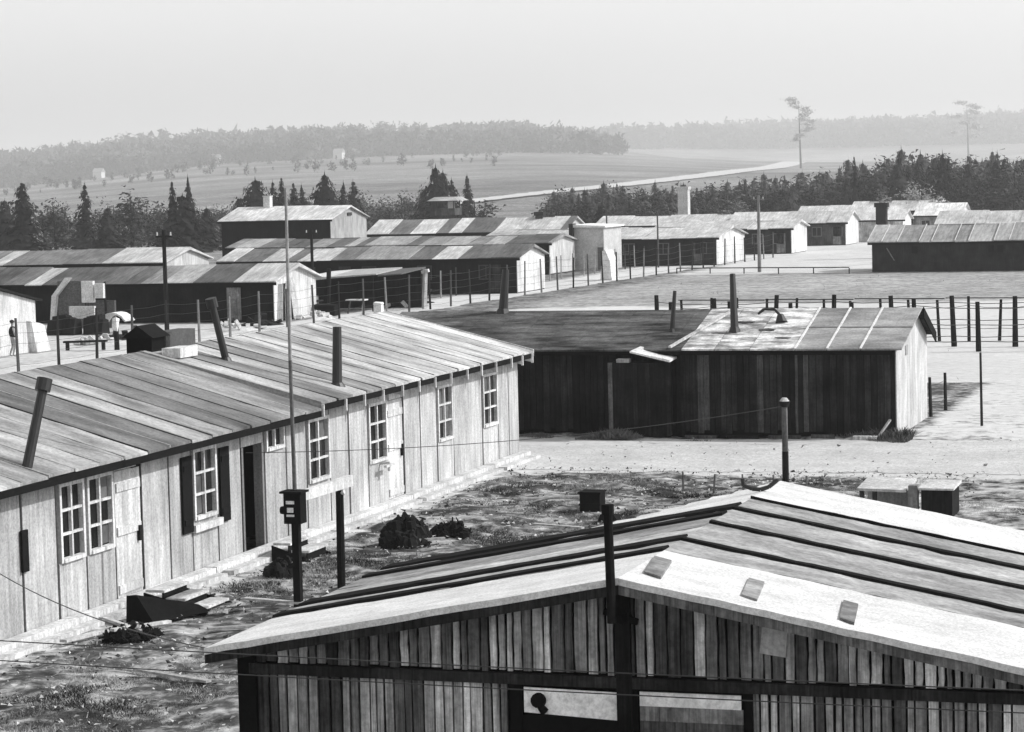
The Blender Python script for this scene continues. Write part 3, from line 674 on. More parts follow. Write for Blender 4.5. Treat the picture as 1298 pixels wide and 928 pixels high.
# ------------------------------------------------------------------ barracks further off
def barrack(label, x0, x1, y0, y1, h, zr, gable=0.66, front=0.02, roof=(0.25, 0.6), strip_w=1.6, windows=0, doors=0, group='far barracks', base=0.0, wg=0.25, seams=False, name='barrack'):
    t = empty(name, ((x0 + x1) / 2, (y0 + y1) / 2, base)); tag(t, label, 'barrack', group)
    ym = (y0 + y1) / 2; B = base
    MB().box(x0, y0, B, x1 - .06, y1, B + h - .04).build('wall', 'dark_plank', t, front)  # deep shade of the long walls is put into their near-black colour
    for x, g in ((x1, gable), (x0, gable * .6)):
        e = .055 if x == x1 else -.055
        n = 5; 
        for i in range(n):
            a = y0 + (y1 - y0) * i / n + .01; b = y0 + (y1 - y0) * (i + 1) / n - .01
            zt = lambda q: B + zr - .1 - (zr - h) * abs(q - ym) / (y1 - ym)
            pts = [(x - e, a, B + .05), (x - e, b, B + .05), (x - e, b, zt(b))]
            if a < ym < b: pts.append((x - e, ym, zt(ym)))
            pts.append((x - e, a, zt(a)))
            MB().prism(pts, (e, 0, 0)).build('gable_panel', 'painted_panel', t, g * U(.92, 1.04))
    ov = .35; yb, ye = y0 - ov, y1 + ov; ze = h - (zr - h) * ov / (ym - y0) + .06
    x = x0 - .3
    while x < x1 + .25:
        w = min(strip_w * U(.55, 1.45), x1 + .3 - x)
        if x1 + .3 - (x + w) < .3: w = x1 + .3 - x
        g = random.choice([U(*roof), roof[0] * U(1, 1.4), roof[1] * U(.85, 1)])
        for ys, k in ((yb, 1), (ye, 1)):
            lift = U(0, .03) - .16 * math.sin(math.pi * min(max((x + w / 2 - x0) / (x1 - x0), 0), 1) * 2.0) ** 2 * U(.5, 1)
            MB().hexa([(x + .01, ys, B + ze - .06), (x + w - .01, ys, B + ze - .06), (x + w - .01, ym, B + zr - .2), (x + .01, ym, B + zr - .2)],
                      [(x + .01, ys, B + ze + lift), (x + w - .01, ys, B + ze + lift), (x + w - .01, ym, B + zr + lift), (x + .01, ym, B + zr + lift)]).build('roof_strip', 'roof_felt_cross', t, g)
            g = U(*roof)
        if seams:
            MB().hexa([(x - .03, yb, B + ze), (x + .03, yb, B + ze), (x + .03, ym, B + zr), (x - .03, ym, B + zr)], [(x - .03, yb, B + ze + .05), (x + .03, yb, B + ze + .05), (x + .03, ym, B + zr + .05), (x - .03, ym, B + zr + .05)]).build('roof_seam', 'plain', t, .6)
        x += w
    MB().box(x0 - .3, yb + .004, B + ze - .24, x1 + .3, yb + .06, B + ze - .065).build('fascia', 'plain', t, .012)
    for i in range(windows):
        xx = x0 + (x1 - x0) * (i + .5) / windows + U(-.2, .2)
        f = MB(); f.box(xx - .55, y0 - .05, B + 1.0, xx + .55, y0 - .004, B + 2.05); w = f.build('window', 'painted_panel', t, wg)
        for c in (-1, 1):
            MB().box(xx + c * .25 - .21, y0 - .062, B + 1.08, xx + c * .25 + .21, y0 - .052, B + 1.97).build('pane', 'glass', w, .03)
    for i in range(doors):
        xx = x0 + (x1 - x0) * (i + .85) / max(doors, 1)
        MB().box(xx - .45, y0 - .05, B + .1, xx + .45, y0 - .004, B + 2.05).build('door', 'dark_plank', t, wg * .8)
    return t

A = barrack('dark barrack behind the left fence with patchy roof and white gable with leaning boards', -110, -58.4, 135.5, 142.0, 2.45, 3.35, .66, .014, (.1, .6), 1.5, 0, 3)
for (a, b) in (((-58.25, 135.9, 0), (-58.3, 136.2, 2.2)), ((-57.9, 136.4, 0), (-58.3, 137.3, 2.3)), ((-57.9, 137.6, 0), (-58.32, 138.0, 2.5))):
    MB().bar(a, b, .35, .06).build('leaning_board', 'painted_panel', A, .7)
MB().box(-58.39, 136.7, .05, -58.36, 138.3, 2.2).build('doorway', 'plain', A, .015)
barrack('barrack with white gable beside the camp road, nearest of the stacked rows in the middle', -76.5, -53.7, 168, 174.6, 2.6, 3.4, .74, .012, (.15, .66), 1.6, 5, 2, wg=.06)
barrack('long low barrack in the second of the stacked middle rows', -90.5, -61.2, 200.5, 208, 2.7, 3.35, .6, .012, (.12, .45), 1.6)
barrack('long low barrack in the third of the stacked middle rows, in front of the chimney', -97, -75.0, 251, 259.5, 2.65, 4.05, .6, .012, (.14, .68), 2.2)
barrack('low barrack with pale roof at the far left behind the dark one', -150, -84, 174, 182, 2.4, 3.4, .6, .012, (.2, .66), 2.4)
hall = barrack('tall dark hall with white roof and small chimney above the barrack roofs', -101, -89.6, 222, 231.5, 4.75, 6.0, .42, .014, (.6, .72), 5, name='hall')
m = MB(); m.box(-98.4, 226.3, 5.7, -97.7, 227.0, 6.95); m.box(-98.45, 226.25, 6.95, -97.65, 227.05, 7.05); m.build('chimney', 'brick', hall, .62)
MB().box(-89.55, 226.3, 4.95, -89.5, 227.4, 5.25).build('gable_window', 'plain', hall, .06)
barrack('barrack with rounded white gable beside the camp road, right of the pale block house', -73, -50.8, 217.5, 229, 2.5, 3.4, .74, .02, (.42, .62), 2.2, 7, 2, wg=.12)
barrack('low barrack with long pale roof behind the one with the rounded white gable', -78, -56.4, 274, 282, 2.6, 3.6, .7, .04, (.5, .64), 3)
barrack('barrack second along the camp road after the rounded white gable', -64, -49.8, 246, 254, 2.6, 3.35, .7, .04, (.5, .64), 3, 6, 2, wg=.2)
barrack('barrack third along the camp road after the rounded white gable', -62, -49.0, 272, 280, 2.6, 3.8, .7, .06, (.5, .66), 3, 6, 2, wg=.2)
barrack('small bright-gabled barrack fourth along the camp road by the dark brick stack', -60, -50.0, 300, 308, 2.8, 4.0, .74, .06, (.55, .66), 3, 3, 1, wg=.2)
barrack('bright-gabled barrack farthest along the camp road', -58, -47.6, 326, 334, 2.9, 4.1, .76, .06, (.55, .66), 3, 2, 1, wg=.2)
L = barrack('broad dark barrack with seamed grey roof at the right edge', -33.6, -10, 198, 206, 2.45, 3.65, .6, .035, (.28, .44), 1.7, 0, 0, seams=True)
for x in (-30.2, -24.2, -23.5, -18.5):
    MB().box(x - .22, 197.93, 1.45, x + .22, 197.99, 2.0).build('window', 'plain', L, .012)
MB().bar((-32.4, 197.9, 1.9), (-31.8, 197.9, .9), .25, .05).build('pale_board', 'painted_panel', L, .25)
barrack('barrack roof right behind the broad seamed roof', -37, -10, 258, 266, 2.5, 3.75, .6, .08, (.5, .62), 4)
barrack('small white-roofed barrack beyond the dark brick stack', -45.6, -40.3, 300, 309, 2.7, 4.1, .72, .2, (.66, .76), 4, 2, 1, wg=.3)
barrack('bright white end of a barrack just right of the dark brick stack', -50, -44.6, 284, 290, 2.6, 3.7, .78, .5, (.62, .72), 3)

# block house with a shaded grey front and bright side
t = empty('block_house', (-60, 211, 0)); tag(t, 'plain boxy grey block house with flat white roof beside the middle rows', 'building')
MB().box(-61.4, 208.6, 0, -58.75, 214.4, 3.75).build('wall', 'plain', t, .5)
MB().hexa([(-61.6, 208.3, 3.76), (-58.5, 208.3, 3.72), (-58.5, 214.6, 3.72), (-61.6, 214.6, 3.76)], [(-61.6, 208.3, 4.0), (-58.5, 208.3, 3.86), (-58.5, 214.6, 3.86), (-61.6, 214.6, 4.0)]).build('roof', 'plain', t, .8)
MB().box(-61.75, 208.1, 0, -61.42, 209.2, 4.1).build('buttress', 'plain', t, .05)
MB().box(-59.3, 208.52, .05, -58.8, 208.58, 2.0).build('door', 'plain', t, .12)
# rubble and tent-shaped white sheet by the road
b = MB(); b.prism([(-53.4, 188.4, 0), (-52.4, 188.2, 0), (-52.55, 188.2, 1.5), (-52.9, 188.2, 2.35), (-53.2, 188.3, 2.3)], (.15, 1.6, 0))
thing('white_stone_marker', b, 'plain', .74, 'upright white rounded slab standing by the fence of the camp road', 'slab')

# chimneys and towers
def brick_stack(x, y, w, h, g, label, z0=0):
    t = empty('brick_stack', (x, y, z0)); tag(t, label, 'chimney')
    MB().box(x - w / 2, y - w / 2, z0, x + w / 2, y + w / 2, z0 + h - .4).build('shaft', 'brick', t, g)
    MB().box(x - w / 2 - .12, y - w / 2 - .12, z0 + h - .4, x + w / 2 + .12, y + w / 2 + .12, z0 + h).build('cap', 'brick', t, g * .9)
brick_stack(-79.3, 321, 1.35, 6.6, .62, 'tall pale square chimney rising in front of the right-hand woods')
brick_stack(-38.0, 229.5, .95, 5.1, .05, 'dark brick stack beside the bright gables on the right')
brick_stack(-78.9, 255.2, .8, 4.55, .06, 'short dark chimney on the ridge of the third middle row')
t = empty('guard_tower', (-109, 311.6, 0)); tag(t, 'wooden watchtower with flat overhanging roof above the middle roofs', 'tower')
for dx in (-1, 1):
    for dy in (-1, 1):
        MB().bar((-109 + dx * 1.3, 311.6 + dy * 1.3, 0), (-109 + dx * 1.0, 311.6 + dy * 1.0, 4.2), .2, .2).build('leg', 'dark_plank', t, .05)
MB().box(-110.4, 310.2, 3.6, -107.6, 313.0, 4.5).build('parapet', 'dark_plank', t, .07)
for dx in (-1, 1):
    for dy in (-1, 1):
        MB().box(-109 + dx * 1.2 - .08, 311.6 + dy * 1.2 - .08, 4.5, -109 + dx * 1.2 + .08, 311.6 + dy * 1.2 + .08, 5.5).build('post', 'dark_plank', t, .06)
MB().box(-108.6, 310.35, 4.5, -107.7, 310.42, 5.4).build('panel', 'painted_panel', t, .55)
MB().hexa([(-111.2, 309.4, 5.5), (-106.8, 309.4, 5.5), (-106.8, 313.8, 5.5), (-111.2, 313.8, 5.5)], [(-110.4, 310.2, 6.0), (-107.6, 310.2, 6.0), (-107.6, 313, 6.0), (-110.4, 313, 6.0)]).build('roof', 'roof_felt', t, .45)

# ------------------------------------------------------------------ fences
def fence(name, label, pts, h, r, g, wires, tilt=.03, wr=.009):
    t = empty(name, (pts[0][0], pts[0][1], 0)); tag(t, label, 'fence')
    tops = []
    for i, (x, y) in enumerate(pts):
        dx, dy = U(-tilt, tilt) * h, U(-tilt, tilt) * h; hh = h * U(.94, 1.05)
        tops.append((x + dx, y + dy, hh))
        MB().tube((x, y, -.1), (x + dx, y + dy, hh), r * 1.1, r * .85, 6).build('post', 'bark', t, g if not callable(g) else g(i))
    for k in range(wires):
        f = (k + .6) / wires; m = MB()
        for i in range(len(pts) - 1):
            a = Vector((pts[i][0], pts[i][1], 0)).lerp(Vector(tops[i]), f); b = Vector((pts[i+1][0], pts[i+1][1], 0)).lerp(Vector(tops[i+1]), f)
            c = (a + b) / 2 - Vector((0, 0, .05))
            m.tube(a, c, wr, wr, 3); m.tube(c, b, wr, wr, 3)
        m.build('wire', 'sheet_metal', t, .05)
    return t
n = 41
pts = [(-55.3 + 5.8 * i / (n - 1) * 1.0, 95.5 + i * 3.5) for i in range(n)]
fence('wire_fence', 'long wire fence of thin posts along the camp road', pts, 2.35, .07, lambda i: random.choice([.03, .05, .09, .2]), 5)
pts = [(-57.2 + .012 * i, 150 + i * 3.2) for i in range(26)]
fence('wire_fence', 'row of pale fence posts along the far side of the camp road', [(x - .5, y) for x, y in pts], 1.9, .06, lambda i: random.choice([.06, .3, .4]), 2)
pts = [(-29.4 + 2.76 * i, 113.6 + U(-.15, .15)) for i in range(9)]
fence('post_row', 'rear row of stout dark posts in the sandy ground behind the shed', pts, 2.4, .13, .02, 3, .05, .02)
pts = [(-28.0 + 2.78 * i, 110.6 + U(-.15, .15)) for i in range(9)]
fence('post_row', 'front row of stout dark posts in the sandy ground behind the shed', pts, 2.3, .12, .02, 3, .03, .02)
pts = [(-29.2 + 1.38 * i, 117.5 + U(-.2, .2)) for i in range(19)]
pr = fence('post_row', 'farthest and closest-set row of dark posts under a thin rail behind the shed', pts, 2.0, .08, .02, 2, .05, .015)
for i in range(6): MB().bar((-29.4 + 4.3 * i, 117.5, 2.0), (-29.4 + 4.3 * i + 4.25, 117.5, 1.97), .04, .045).build('rail', 'bark', pr, .03)
fence('wire_fence', 'short low fence of two posts beside the bright shed gable', [(-12.0 + .05, 81.4), (-11.75, 83.4)], 1.25, .06, .05, 2)
b = MB(); b.tube((-9.9, 78.2, 0), (-9.92, 78.2, 2.3), .045, .035, 7); thing('iron_post', b, 'bark', .05, 'single thin post standing alone in the sand right of the shed', 'post')
pts = [(-15.3 + i * .82, 61.3 - i * .15) for i in range(5)]
fence('wire_fence', 'low wire fence of thin stakes beyond the ridge of the foreground hut', pts, .5, .03, .12, 2, .1)
pts = [(-49 + 1.4 * i, 197 + .0 * i) for i in range(12)]
t = empty('rail', (-41, 196.5, 0)); tag(t, 'low dark rail running across the pale field to the far barrack', 'rail')
MB().bar((-50, 199.5, .45), (-35, 195.5, .5), .06, .08).build('bar', 'bark', t, .05)
for i in range(6): MB().bar((-50 + 3 * i, 199.5 - .8 * i, 0), (-50 + 3 * i, 199.5 - .8 * i, .45), .08, .08).build('post', 'bark', t, .05)

# ------------------------------------------------------------------ poles near the long barrack
t = empty('cable_pole', (-18.4, 43.4, 0)); tag(t, 'tall thin pole with dark switch box on its stout post beside the long barrack', 'pole')
MB().box(-18.47, 43.33, -.1, -18.33, 43.47, 2.25).build('post', 'bark', t, .02)
o = MB().box(-18.56, 43.2, 1.62, -18.22, 43.5, 2.2).build('switch_box', 'plain', t, .014)
MB().box(-18.62, 43.15, 2.2, -18.18, 43.55, 2.24).build('lid', 'plain', o, .02)
for z0, z1, w in ((2.0, 2.06, .16), (1.84, 1.93, .12), (1.76, 1.8, .15)):
    MB().box(-18.42 - w / 2, 43.17, z0, -18.42 + w / 2, 43.198, z1).build('insulator', 'plain', o, .8)
MB().tube((-18.56, 43.35, 1.86), (-18.68, 43.35, 1.86), .09, .07, 10).build('side_lamp', 'plain', o, .015)
MB().tube((-18.42, 43.43, 2.2), (-18.46, 43.5, 4.7), .042, .038, 8).build('pole', 'bark', t, .12)
MB().tube((-18.46, 43.5, 4.7), (-18.48, 43.58, 7.95), .036, .03, 8).build('upper_pole', 'bark', t, .3)
t = empty('gate_frame', (-18.44, 45.7, 0)); tag(t, 'short dark post carrying a pale crossboard beside the cable pole', 'post')
MB().tube((-18.44, 45.7, -.1), (-18.42, 45.7, 1.95), .085, .08, 10).build('post', 'bark', t, .018)
MB().hexa([(-18.5, 43.55, 1.98), (-18.4, 43.55, 1.98), (-18.3, 46.15, 1.98), (-18.42, 46.15, 1.98)], [(-18.5, 43.55, 2.17), (-18.4, 43.55, 2.17), (-18.3, 46.15, 2.2), (-18.42, 46.15, 2.2)]).build('crossboard', 'painted_panel', t, .72)
MB().tube((-18.40, 45.7, 1.9), (-18.32, 45.7, 1.92), .07, .05, 8).build('insulator', 'plain', t, .6)
t = empty('lamp_post', (-12.2, 59.1, 0)); tag(t, 'slim dark lamp post rising behind the far ridge of the foreground hut', 'lamp post')
MB().tube((-12.2, 59.1, -.1), (-12.2, 59.1, 1.3), .085, .08, 8).build('post', 'bark', t, .03)
MB().tube((-12.2, 59.1, 1.3), (-12.2, 59.1, 2.5), .075, .07, 8).build('upper_post', 'bark', t, .14)
MB().tube((-12.2, 59.1, 2.38), (-12.2, 59.1, 2.52), .09, .15, 10).build('lamp_head', 'plain', t, .05)
MB().tube((-12.2, 59.1, 2.52), (-12.2, 59.1, 2.6), .12, .06, 10).build('lamp_cap', 'plain', t, .5)
def pole(x, y, h, r, g, label, arm=True):
    t = empty('telegraph_pole', (x, y, 0)); tag(t, label, 'pole')
    MB().tube((x, y, -.1), (x, y, h), r, r * .75, 7).build('mast', 'bark', t, g)
    if arm:
        MB().bar((x - .45, y, h - .35), (x + .45, y, h - .35), .1, .1).build('crossarm', 'bark', t, g)
        for d in (-.38, .38): MB().tube((x + d, y, h - .3), (x + d, y, h - .12), .05, .03, 6).build('insulator', 'plain', t, .6)
pole(-43.3, 200.6, 6.3, .16, .2, 'pale telegraph pole beside the pale yard right of the camp road')
pole(-56.0, 116, 5.9, .13, .03, 'dark telegraph pole rising above the patchy left roof')
pole(-68.5, 166, 4.9, .13, .03, 'dark pole in front of the middle barrack roofs')
pole(-62.2, 222, 5.1, .09, .08, 'thin dark pole at the left end of the rounded-gable barrack roof', False)
pole(-55.3, 214, 5.0, .09, .08, 'thin dark pole in the middle of the rounded-gable barrack roof', False)
pole(-30.5, 300, 9.2, .14, .45, 'pale thin pole against the right-hand woods', False)

# ------------------------------------------------------------------ small things on the ground
b = MB(); b.box(-16.85, 57.2, 0, -16.35, 57.7, .46); b.box(-16.88, 57.17, .44, -16.32, 57.73, .48); b.box(-16.87, 57.18, .15, -16.33, 57.2, .2)
thing('wooden_crate', b, 'plain', .016, 'dark square crate on the grass beyond the foreground hut roof', 'crate')
b = MB(); b.hexa([(-15.95, 55.6, 0), (-15.45, 55.6, 0), (-15.45, 55.9, 0), (-15.95, 55.9, 0)], [(-15.9, 55.62, .16), (-15.6, 55.62, .2), (-15.5, 55.88, .14), (-15.9, 55.88, .15)])
thing('dark_block', b, 'plain', .02, 'small flat dark block near the crate', 'block')
t = empty('bin_shelter', (-9.2, 58, 0)); tag(t, 'low board shelter with white flat top and a dark bin beyond the hut roof', 'shelter')
MB().hexa([(-10.15, 57.3, .6), (-9.0, 57.25, .58), (-9.0, 58.9, .66), (-10.15, 58.9, .68)], [(-10.15, 57.3, .66), (-9.0, 57.25, .64), (-9.0, 58.9, .72), (-10.15, 58.9, .74)]).build('top_board', 'painted_panel', t, .6)
MB().box(-10.1, 58.5, 0, -9.05, 58.6, .55).build('back_board', 'painted_panel', t, .5)
for x in (-10.05, -9.75): MB().box(x - .05, 57.35, 0, x + .05, 57.45, .59).build('leg', 'bark', t, .06)
MB().box(-8.95, 57.25, 0, -8.74, 57.5, .74).build('post', 'bark', t, .2)
o = MB().box(-8.66, 57.3, 0, -7.95, 58.5, .64).build('bin', 'dark_plank', t, .02)
MB().hexa([(-8.72, 57.22, .645), (-7.9, 57.22, .645), (-7.9, 58.6, .66), (-8.72, 58.6, .66)], [(-8.72, 57.22, .69), (-7.9, 57.22, .69), (-7.9, 58.6, .73), (-8.72, 58.6, .73)]).build('lid', 'painted_panel', o, .6)
def heap(name, cx, cy, rx, ry, h, g, label, n=60, cat='heap'):
    m = MB()
    for i in range(n * 2):
        a = U(0, 6.28); q = math.sqrt(random.random()); x = cx + math.cos(a) * q * rx; y = cy + math.sin(a) * q * ry
        z = h * (1 - q * q) * U(.1, 1) * (1 + .3 * math.sin(3 * a)); s = U(.03, .09)
        d = Vector((U(-1, 1), U(-1, 1), U(-.6, 1))).normalized()
        m.tube((x - d.x * s, y - d.y * s, max(z - d.z * s, .0)), (x + d.x * s, y + d.y * s, max(z + d.z * s, .03)), U(.008, .03), U(.004, .02), 4)
    for i in range(n // 2):
        a = U(0, 6.28); q = math.sqrt(random.random()) * .8; x = cx + math.cos(a) * q * rx; y = cy + math.sin(a) * q * ry; s = U(.08, .16)
        zc = h * (1 - q * q) * U(.45, .9); m.tube((x, y, -.03), (x + U(-.08, .08), y + U(-.08, .08), zc), s * 1.1, s * .8, 6); m.tube((x + U(-.05, .05), y + U(-.05, .05), zc - .05), (x + U(-.12, .12), y + U(-.12, .12), zc + U(.03, .12)), s * .8, s * .25, 5)
    return thing(name, m, 'plain', g, label, cat, at=(cx, cy, 0))
heap('brushwood_heap', -19.25, 51.6, .62, .6, .75, .035, 'big black heap of scrap on the grass below the long barrack', 110)
heap('brushwood_heap', -18.75, 53.2, .5, .4, .28, .02, 'small dark heap right behind the big black one', 50)
heap('scrap_heap', -20.2, 46.9, .42, .45, .36, .035, 'dark scrap heap beside the steps of the open doorway', 60)
heap('scrap_heap', -20.2, 40.0, .55, .7, .2, .02, 'low scrap heap with splintered boards near the bottom left', 50)
heap('stone', -5.6, 57.0, .12, .12, .1, .05, 'small dark stone on the grass at the right edge', 10, 'stone')

# left yard behind the fence
t = empty('white_hut', (-62, 114, 0)); tag(t, 'whitewashed hut end at the left edge behind the fence', 'hut')
MB().prism([(-62.6, 105.2, 0), (-62.6, 111.6, 0), (-62.6, 111.6, 2.55), (-62.6, 107.6, 3.3), (-62.6, 105.2, 3.0)], (1.5, 0, 0)).build('wall', 'painted_panel', t, .66)
MB().hexa([(-62.8, 107.5, 3.33), (-60.9, 107.5, 3.33), (-60.9, 112.0, 2.5), (-62.8, 112.0, 2.5)], [(-62.8, 107.5, 3.43), (-60.9, 107.5, 3.43), (-60.9, 112.0, 2.6), (-62.8, 112.0, 2.6)]).build('roof', 'plain', t, .03)
MB().hexa([(-61.1, 110.9, 0), (-60.7, 110.9, 0), (-60.7, 112.3, 0), (-61.1, 112.3, 0)], [(-61.1, 110.6, 1.6), (-60.85, 110.7, 1.55), (-60.85, 112.0, 1.3), (-61.1, 112.0, 1.4)]).build('buttress', 'painted_panel', t, .72)
t = empty('ruined_shelter', (-68, 131, 0)); tag(t, 'ruined shelter with grey brick wall and torn white sheets between hut and barrack', 'shelter')
MB().box(-69.9, 130.4, 0, -68.0, 130.7, 2.75).build('wall', 'brick', t, .12)
MB().hexa([(-70.4, 130.2, 0), (-70.1, 130.1, 0), (-70.1, 130.4, 0), (-70.4, 130.4, 0)], [(-70.2, 130.2, 1.9), (-69.85, 130.1, 1.9), (-69.85, 130.4, 1.9), (-70.2, 130.4, 1.9)]).build('white_post', 'plain', t, .66)
MB().hexa([(-70.2, 130.2, 1.9), (-69.85, 130.1, 1.9), (-69.85, 130.4, 1.9), (-70.2, 130.4, 1.9)], [(-69.3, 130.2, 2.95), (-68.9, 130.1, 2.95), (-68.9, 130.4, 2.95), (-69.3, 130.4, 2.95)]).build('white_brace', 'plain', t, .62)
MB().box(-68.2, 130.1, 1.5, -67.45, 130.35, 2.75).build('white_sheet', 'cloth', t, .66)
MB().box(-67.35, 130.1, 1.75, -66.8, 130.35, 2.6).build('white_sheet', 'cloth', t, .62)
MB().box(-67.4, 127.0, .75, -65.8, 127.2, 1.45).build('white_sheet', 'cloth', t, .6)
for x, y, h in ((-68.1, 130.45, 2.7), (-66.85, 130.45, 2.7), (-67.35, 127.25, 1.4), (-65.85, 127.25, 1.4)): MB().tube((x, y, 0), (x, y, h), .07, .06, 6).build('post', 'bark', t, .04)
MB().box(-67.9, 130.5, 0, -66.3, 130.7, 1.6).build('low_wall', 'brick', t, .1)
def trough(x, y, L, label):
    m = MB(); n = 6
    for i in range(n):
        xa, xb = x + L * i / n, x + L * (i + 1) / n; h = .8 + .25 * math.sin(math.pi * (i + .5) / n) + U(-.08, .08)
        m.hexa([(xa, y - U(0, .2), 0), (xb, y - U(0, .2), 0), (xb, y + .9, 0), (xa, y + .9, 0)], [(xa, y + .1, h), (xb, y + .1, h), (xb, y + .8, h + U(-.1, .1)), (xa, y + .8, h)])
    thing('covered_stack', m, 'cloth', .03, label, 'stack', 'covered stacks in the left yard')
trough(-67.3, 124.2, 1.7, 'dark covered stack standing right behind the whitewashed hut')
trough(-65.3, 124.6, 1.2, 'smaller dark covered stack under the curved canvas')
def scraps(cx, cy, n, R, gs, label):
    m = MB()
    for i in range(n):
        x, y = cx + U(-R, R), cy + U(-R, R) * 1.5; d = Vector((U(-1, 1), U(-1, 1), U(0, .8))).normalized() * U(.2, .7)
        m.bar((x, y, .05), (x + d.x, y + d.y, .08 + abs(d.z)), U(.1, .4), U(.04, .2))
    m.tube((cx, cy, -.05), (cx, cy, .12), R * 1.5, R * .9, 9)
    thing('scrap_pile', m, 'plain', gs, label, 'scrap pile', 'scrap piles in the yards')
scraps(-60.5, 117.5, 16, 1.1, .5, 'pale scrap pile left of the cloth-topped post')
scraps(-61.5, 122.0, 14, 1.4, .05, 'dark scrap pile behind the cloth-topped post')
scraps(-57.6, 128.0, 16, 1.1, .55, 'pale scrap pile before the middle of the dark barrack')
scraps(-58.2, 133.0, 14, 1.0, .04, 'dark scrap pile at the foot of the dark barrack')
scraps(-57.0, 138.6, 14, .9, .6, 'white scrap pile at the corner of the leaning boards')
scraps(-55.9, 151.0, 14, 1.0, .5, 'pale scrap pile right of the open shelter')
scraps(-57.6, 156.0, 14, 1.4, .03, 'dark scrap pile beyond the open shelter')
scraps(-60.2, 161.0, 18, 1.5, .06, 'grey scrap pile in front of the white-gabled barrack')
b = MB()
for i in range(8):
    a0 = math.pi * i / 8 * .8; a1 = math.pi * (i + 1) / 8 * .8
    p = lambda a, r: (-64.6 - r * math.cos(a) * .9 + .5, r * math.sin(a))
    (xa, za), (xb, zb) = p(a0, 1.15), p(a1, 1.15); (xc, zc), (xd, zd) = p(a0, 1.05), p(a1, 1.05)
    b.hexa([(xa, 125.8, za), (xb, 125.8, zb), (xb, 127, zb), (xa, 127, za)], [(xc, 125.8, zc), (xd, 125.8, zd), (xd, 127, zd), (xc, 127, zc)])
thing('canvas_arch', b, 'cloth', .68, 'curved white canvas sheet over the carts in the left yard', 'canvas')
b = MB(); b.bar((-59.9, 112.2, .42), (-57.7, 112.6, .45), .3, .1); b.bar((-59.7, 112.2, 0), (-59.7, 112.2, .4), .15, .15); b.bar((-57.9, 112.6, 0), (-57.9, 112.6, .4), .15, .15)
thing('bench', b, 'bark', .04, 'low dark bench in front of the whitewashed hut', 'bench')
t = empty('clothes_post', (-57.1, 112.5, 0)); tag(t, 'dark post with a pale cloth hung over its top in the left yard', 'post')
MB().tube((-57.1, 112.5, 0), (-57.1, 112.5, 1.5), .14, .11, 8).build('post', 'bark', t, .02)
MB().hexa([(-57.25, 112.3, 1.0), (-56.95, 112.3, .95), (-56.95, 112.36, .95), (-57.25, 112.36, 1.0)], [(-57.2, 112.3, 1.6), (-57.0, 112.3, 1.65), (-57.0, 112.7, 1.55), (-57.2, 112.7, 1.55)]).build('cloth', 'cloth', t, .68)
# middle yard: table shelters and scraps between the fence and the dark barrack
t = empty('open_shelter', (-57, 147, 0)); tag(t, 'low open shelter with sagging pale roof sheets behind the fence', 'shelter')
for x, y in ((-60.2, 146), (-56.2, 146), (-60.2, 150), (-56.2, 150)): MB().tube((x, y, 0), (x, y, 2.3), .08, .07, 7).build('post', 'bark', t, .02)
MB().hexa([(-60.6, 145.6, 1.95), (-59.0, 145.6, 2.1), (-59.0, 150.3, 2.4), (-60.6, 150.3, 2.3)], [(-60.6, 145.6, 2.25), (-59.0, 145.6, 2.2), (-59.0, 150.3, 2.5), (-60.6, 150.3, 2.4)]).build('roof_sheet', 'plain', t, .6)
MB().hexa([(-58.98, 145.6, 2.1), (-55.8, 145.6, 2.3), (-55.8, 150.3, 2.5), (-58.98, 150.3, 2.4)], [(-58.98, 145.6, 2.2), (-55.8, 145.6, 2.38), (-55.8, 150.3, 2.6), (-58.98, 150.3, 2.5)]).build('roof_sheet', 'plain', t, .4)
MB().box(-61.5, 149.9, 0, -54.4, 150.0, 2.35).build('back_wall', 'dark_plank', t, .015)
MB().hexa([(-55.78, 145.8, 2.2), (-54.2, 145.8, 2.3), (-54.2, 150.3, 2.5), (-55.78, 150.3, 2.45)], [(-55.78, 145.8, 2.28), (-54.2, 145.8, 2.36), (-54.2, 150.3, 2.6), (-55.78, 150.3, 2.52)]).build('roof_sheet', 'plain', t, .12)
for i, (x, y, w, g, lab) in enumerate([(-59.4, 143.6, 1.3, .05, 'dark trestle table left of the open shelter'), (-56.6, 144.2, 1.2, .6, 'pale-topped trestle table in front of the open shelter')]):
    t = empty('trestle_table', (x, y, 0)); tag(t, lab, 'table', 'trestle tables behind the fence')
    MB().box(x - w / 2, y - .4, .78, x + w / 2, y + .4, .86).build('table_top', 'plain', t, g)
    for sx in (-1, 1):
        MB().bar((x + sx * w * .4, y - .35, 0), (x + sx * w * .35, y, .78), .08, .08).build('leg', 'plain', t, .55 if sx > 0 else .1)
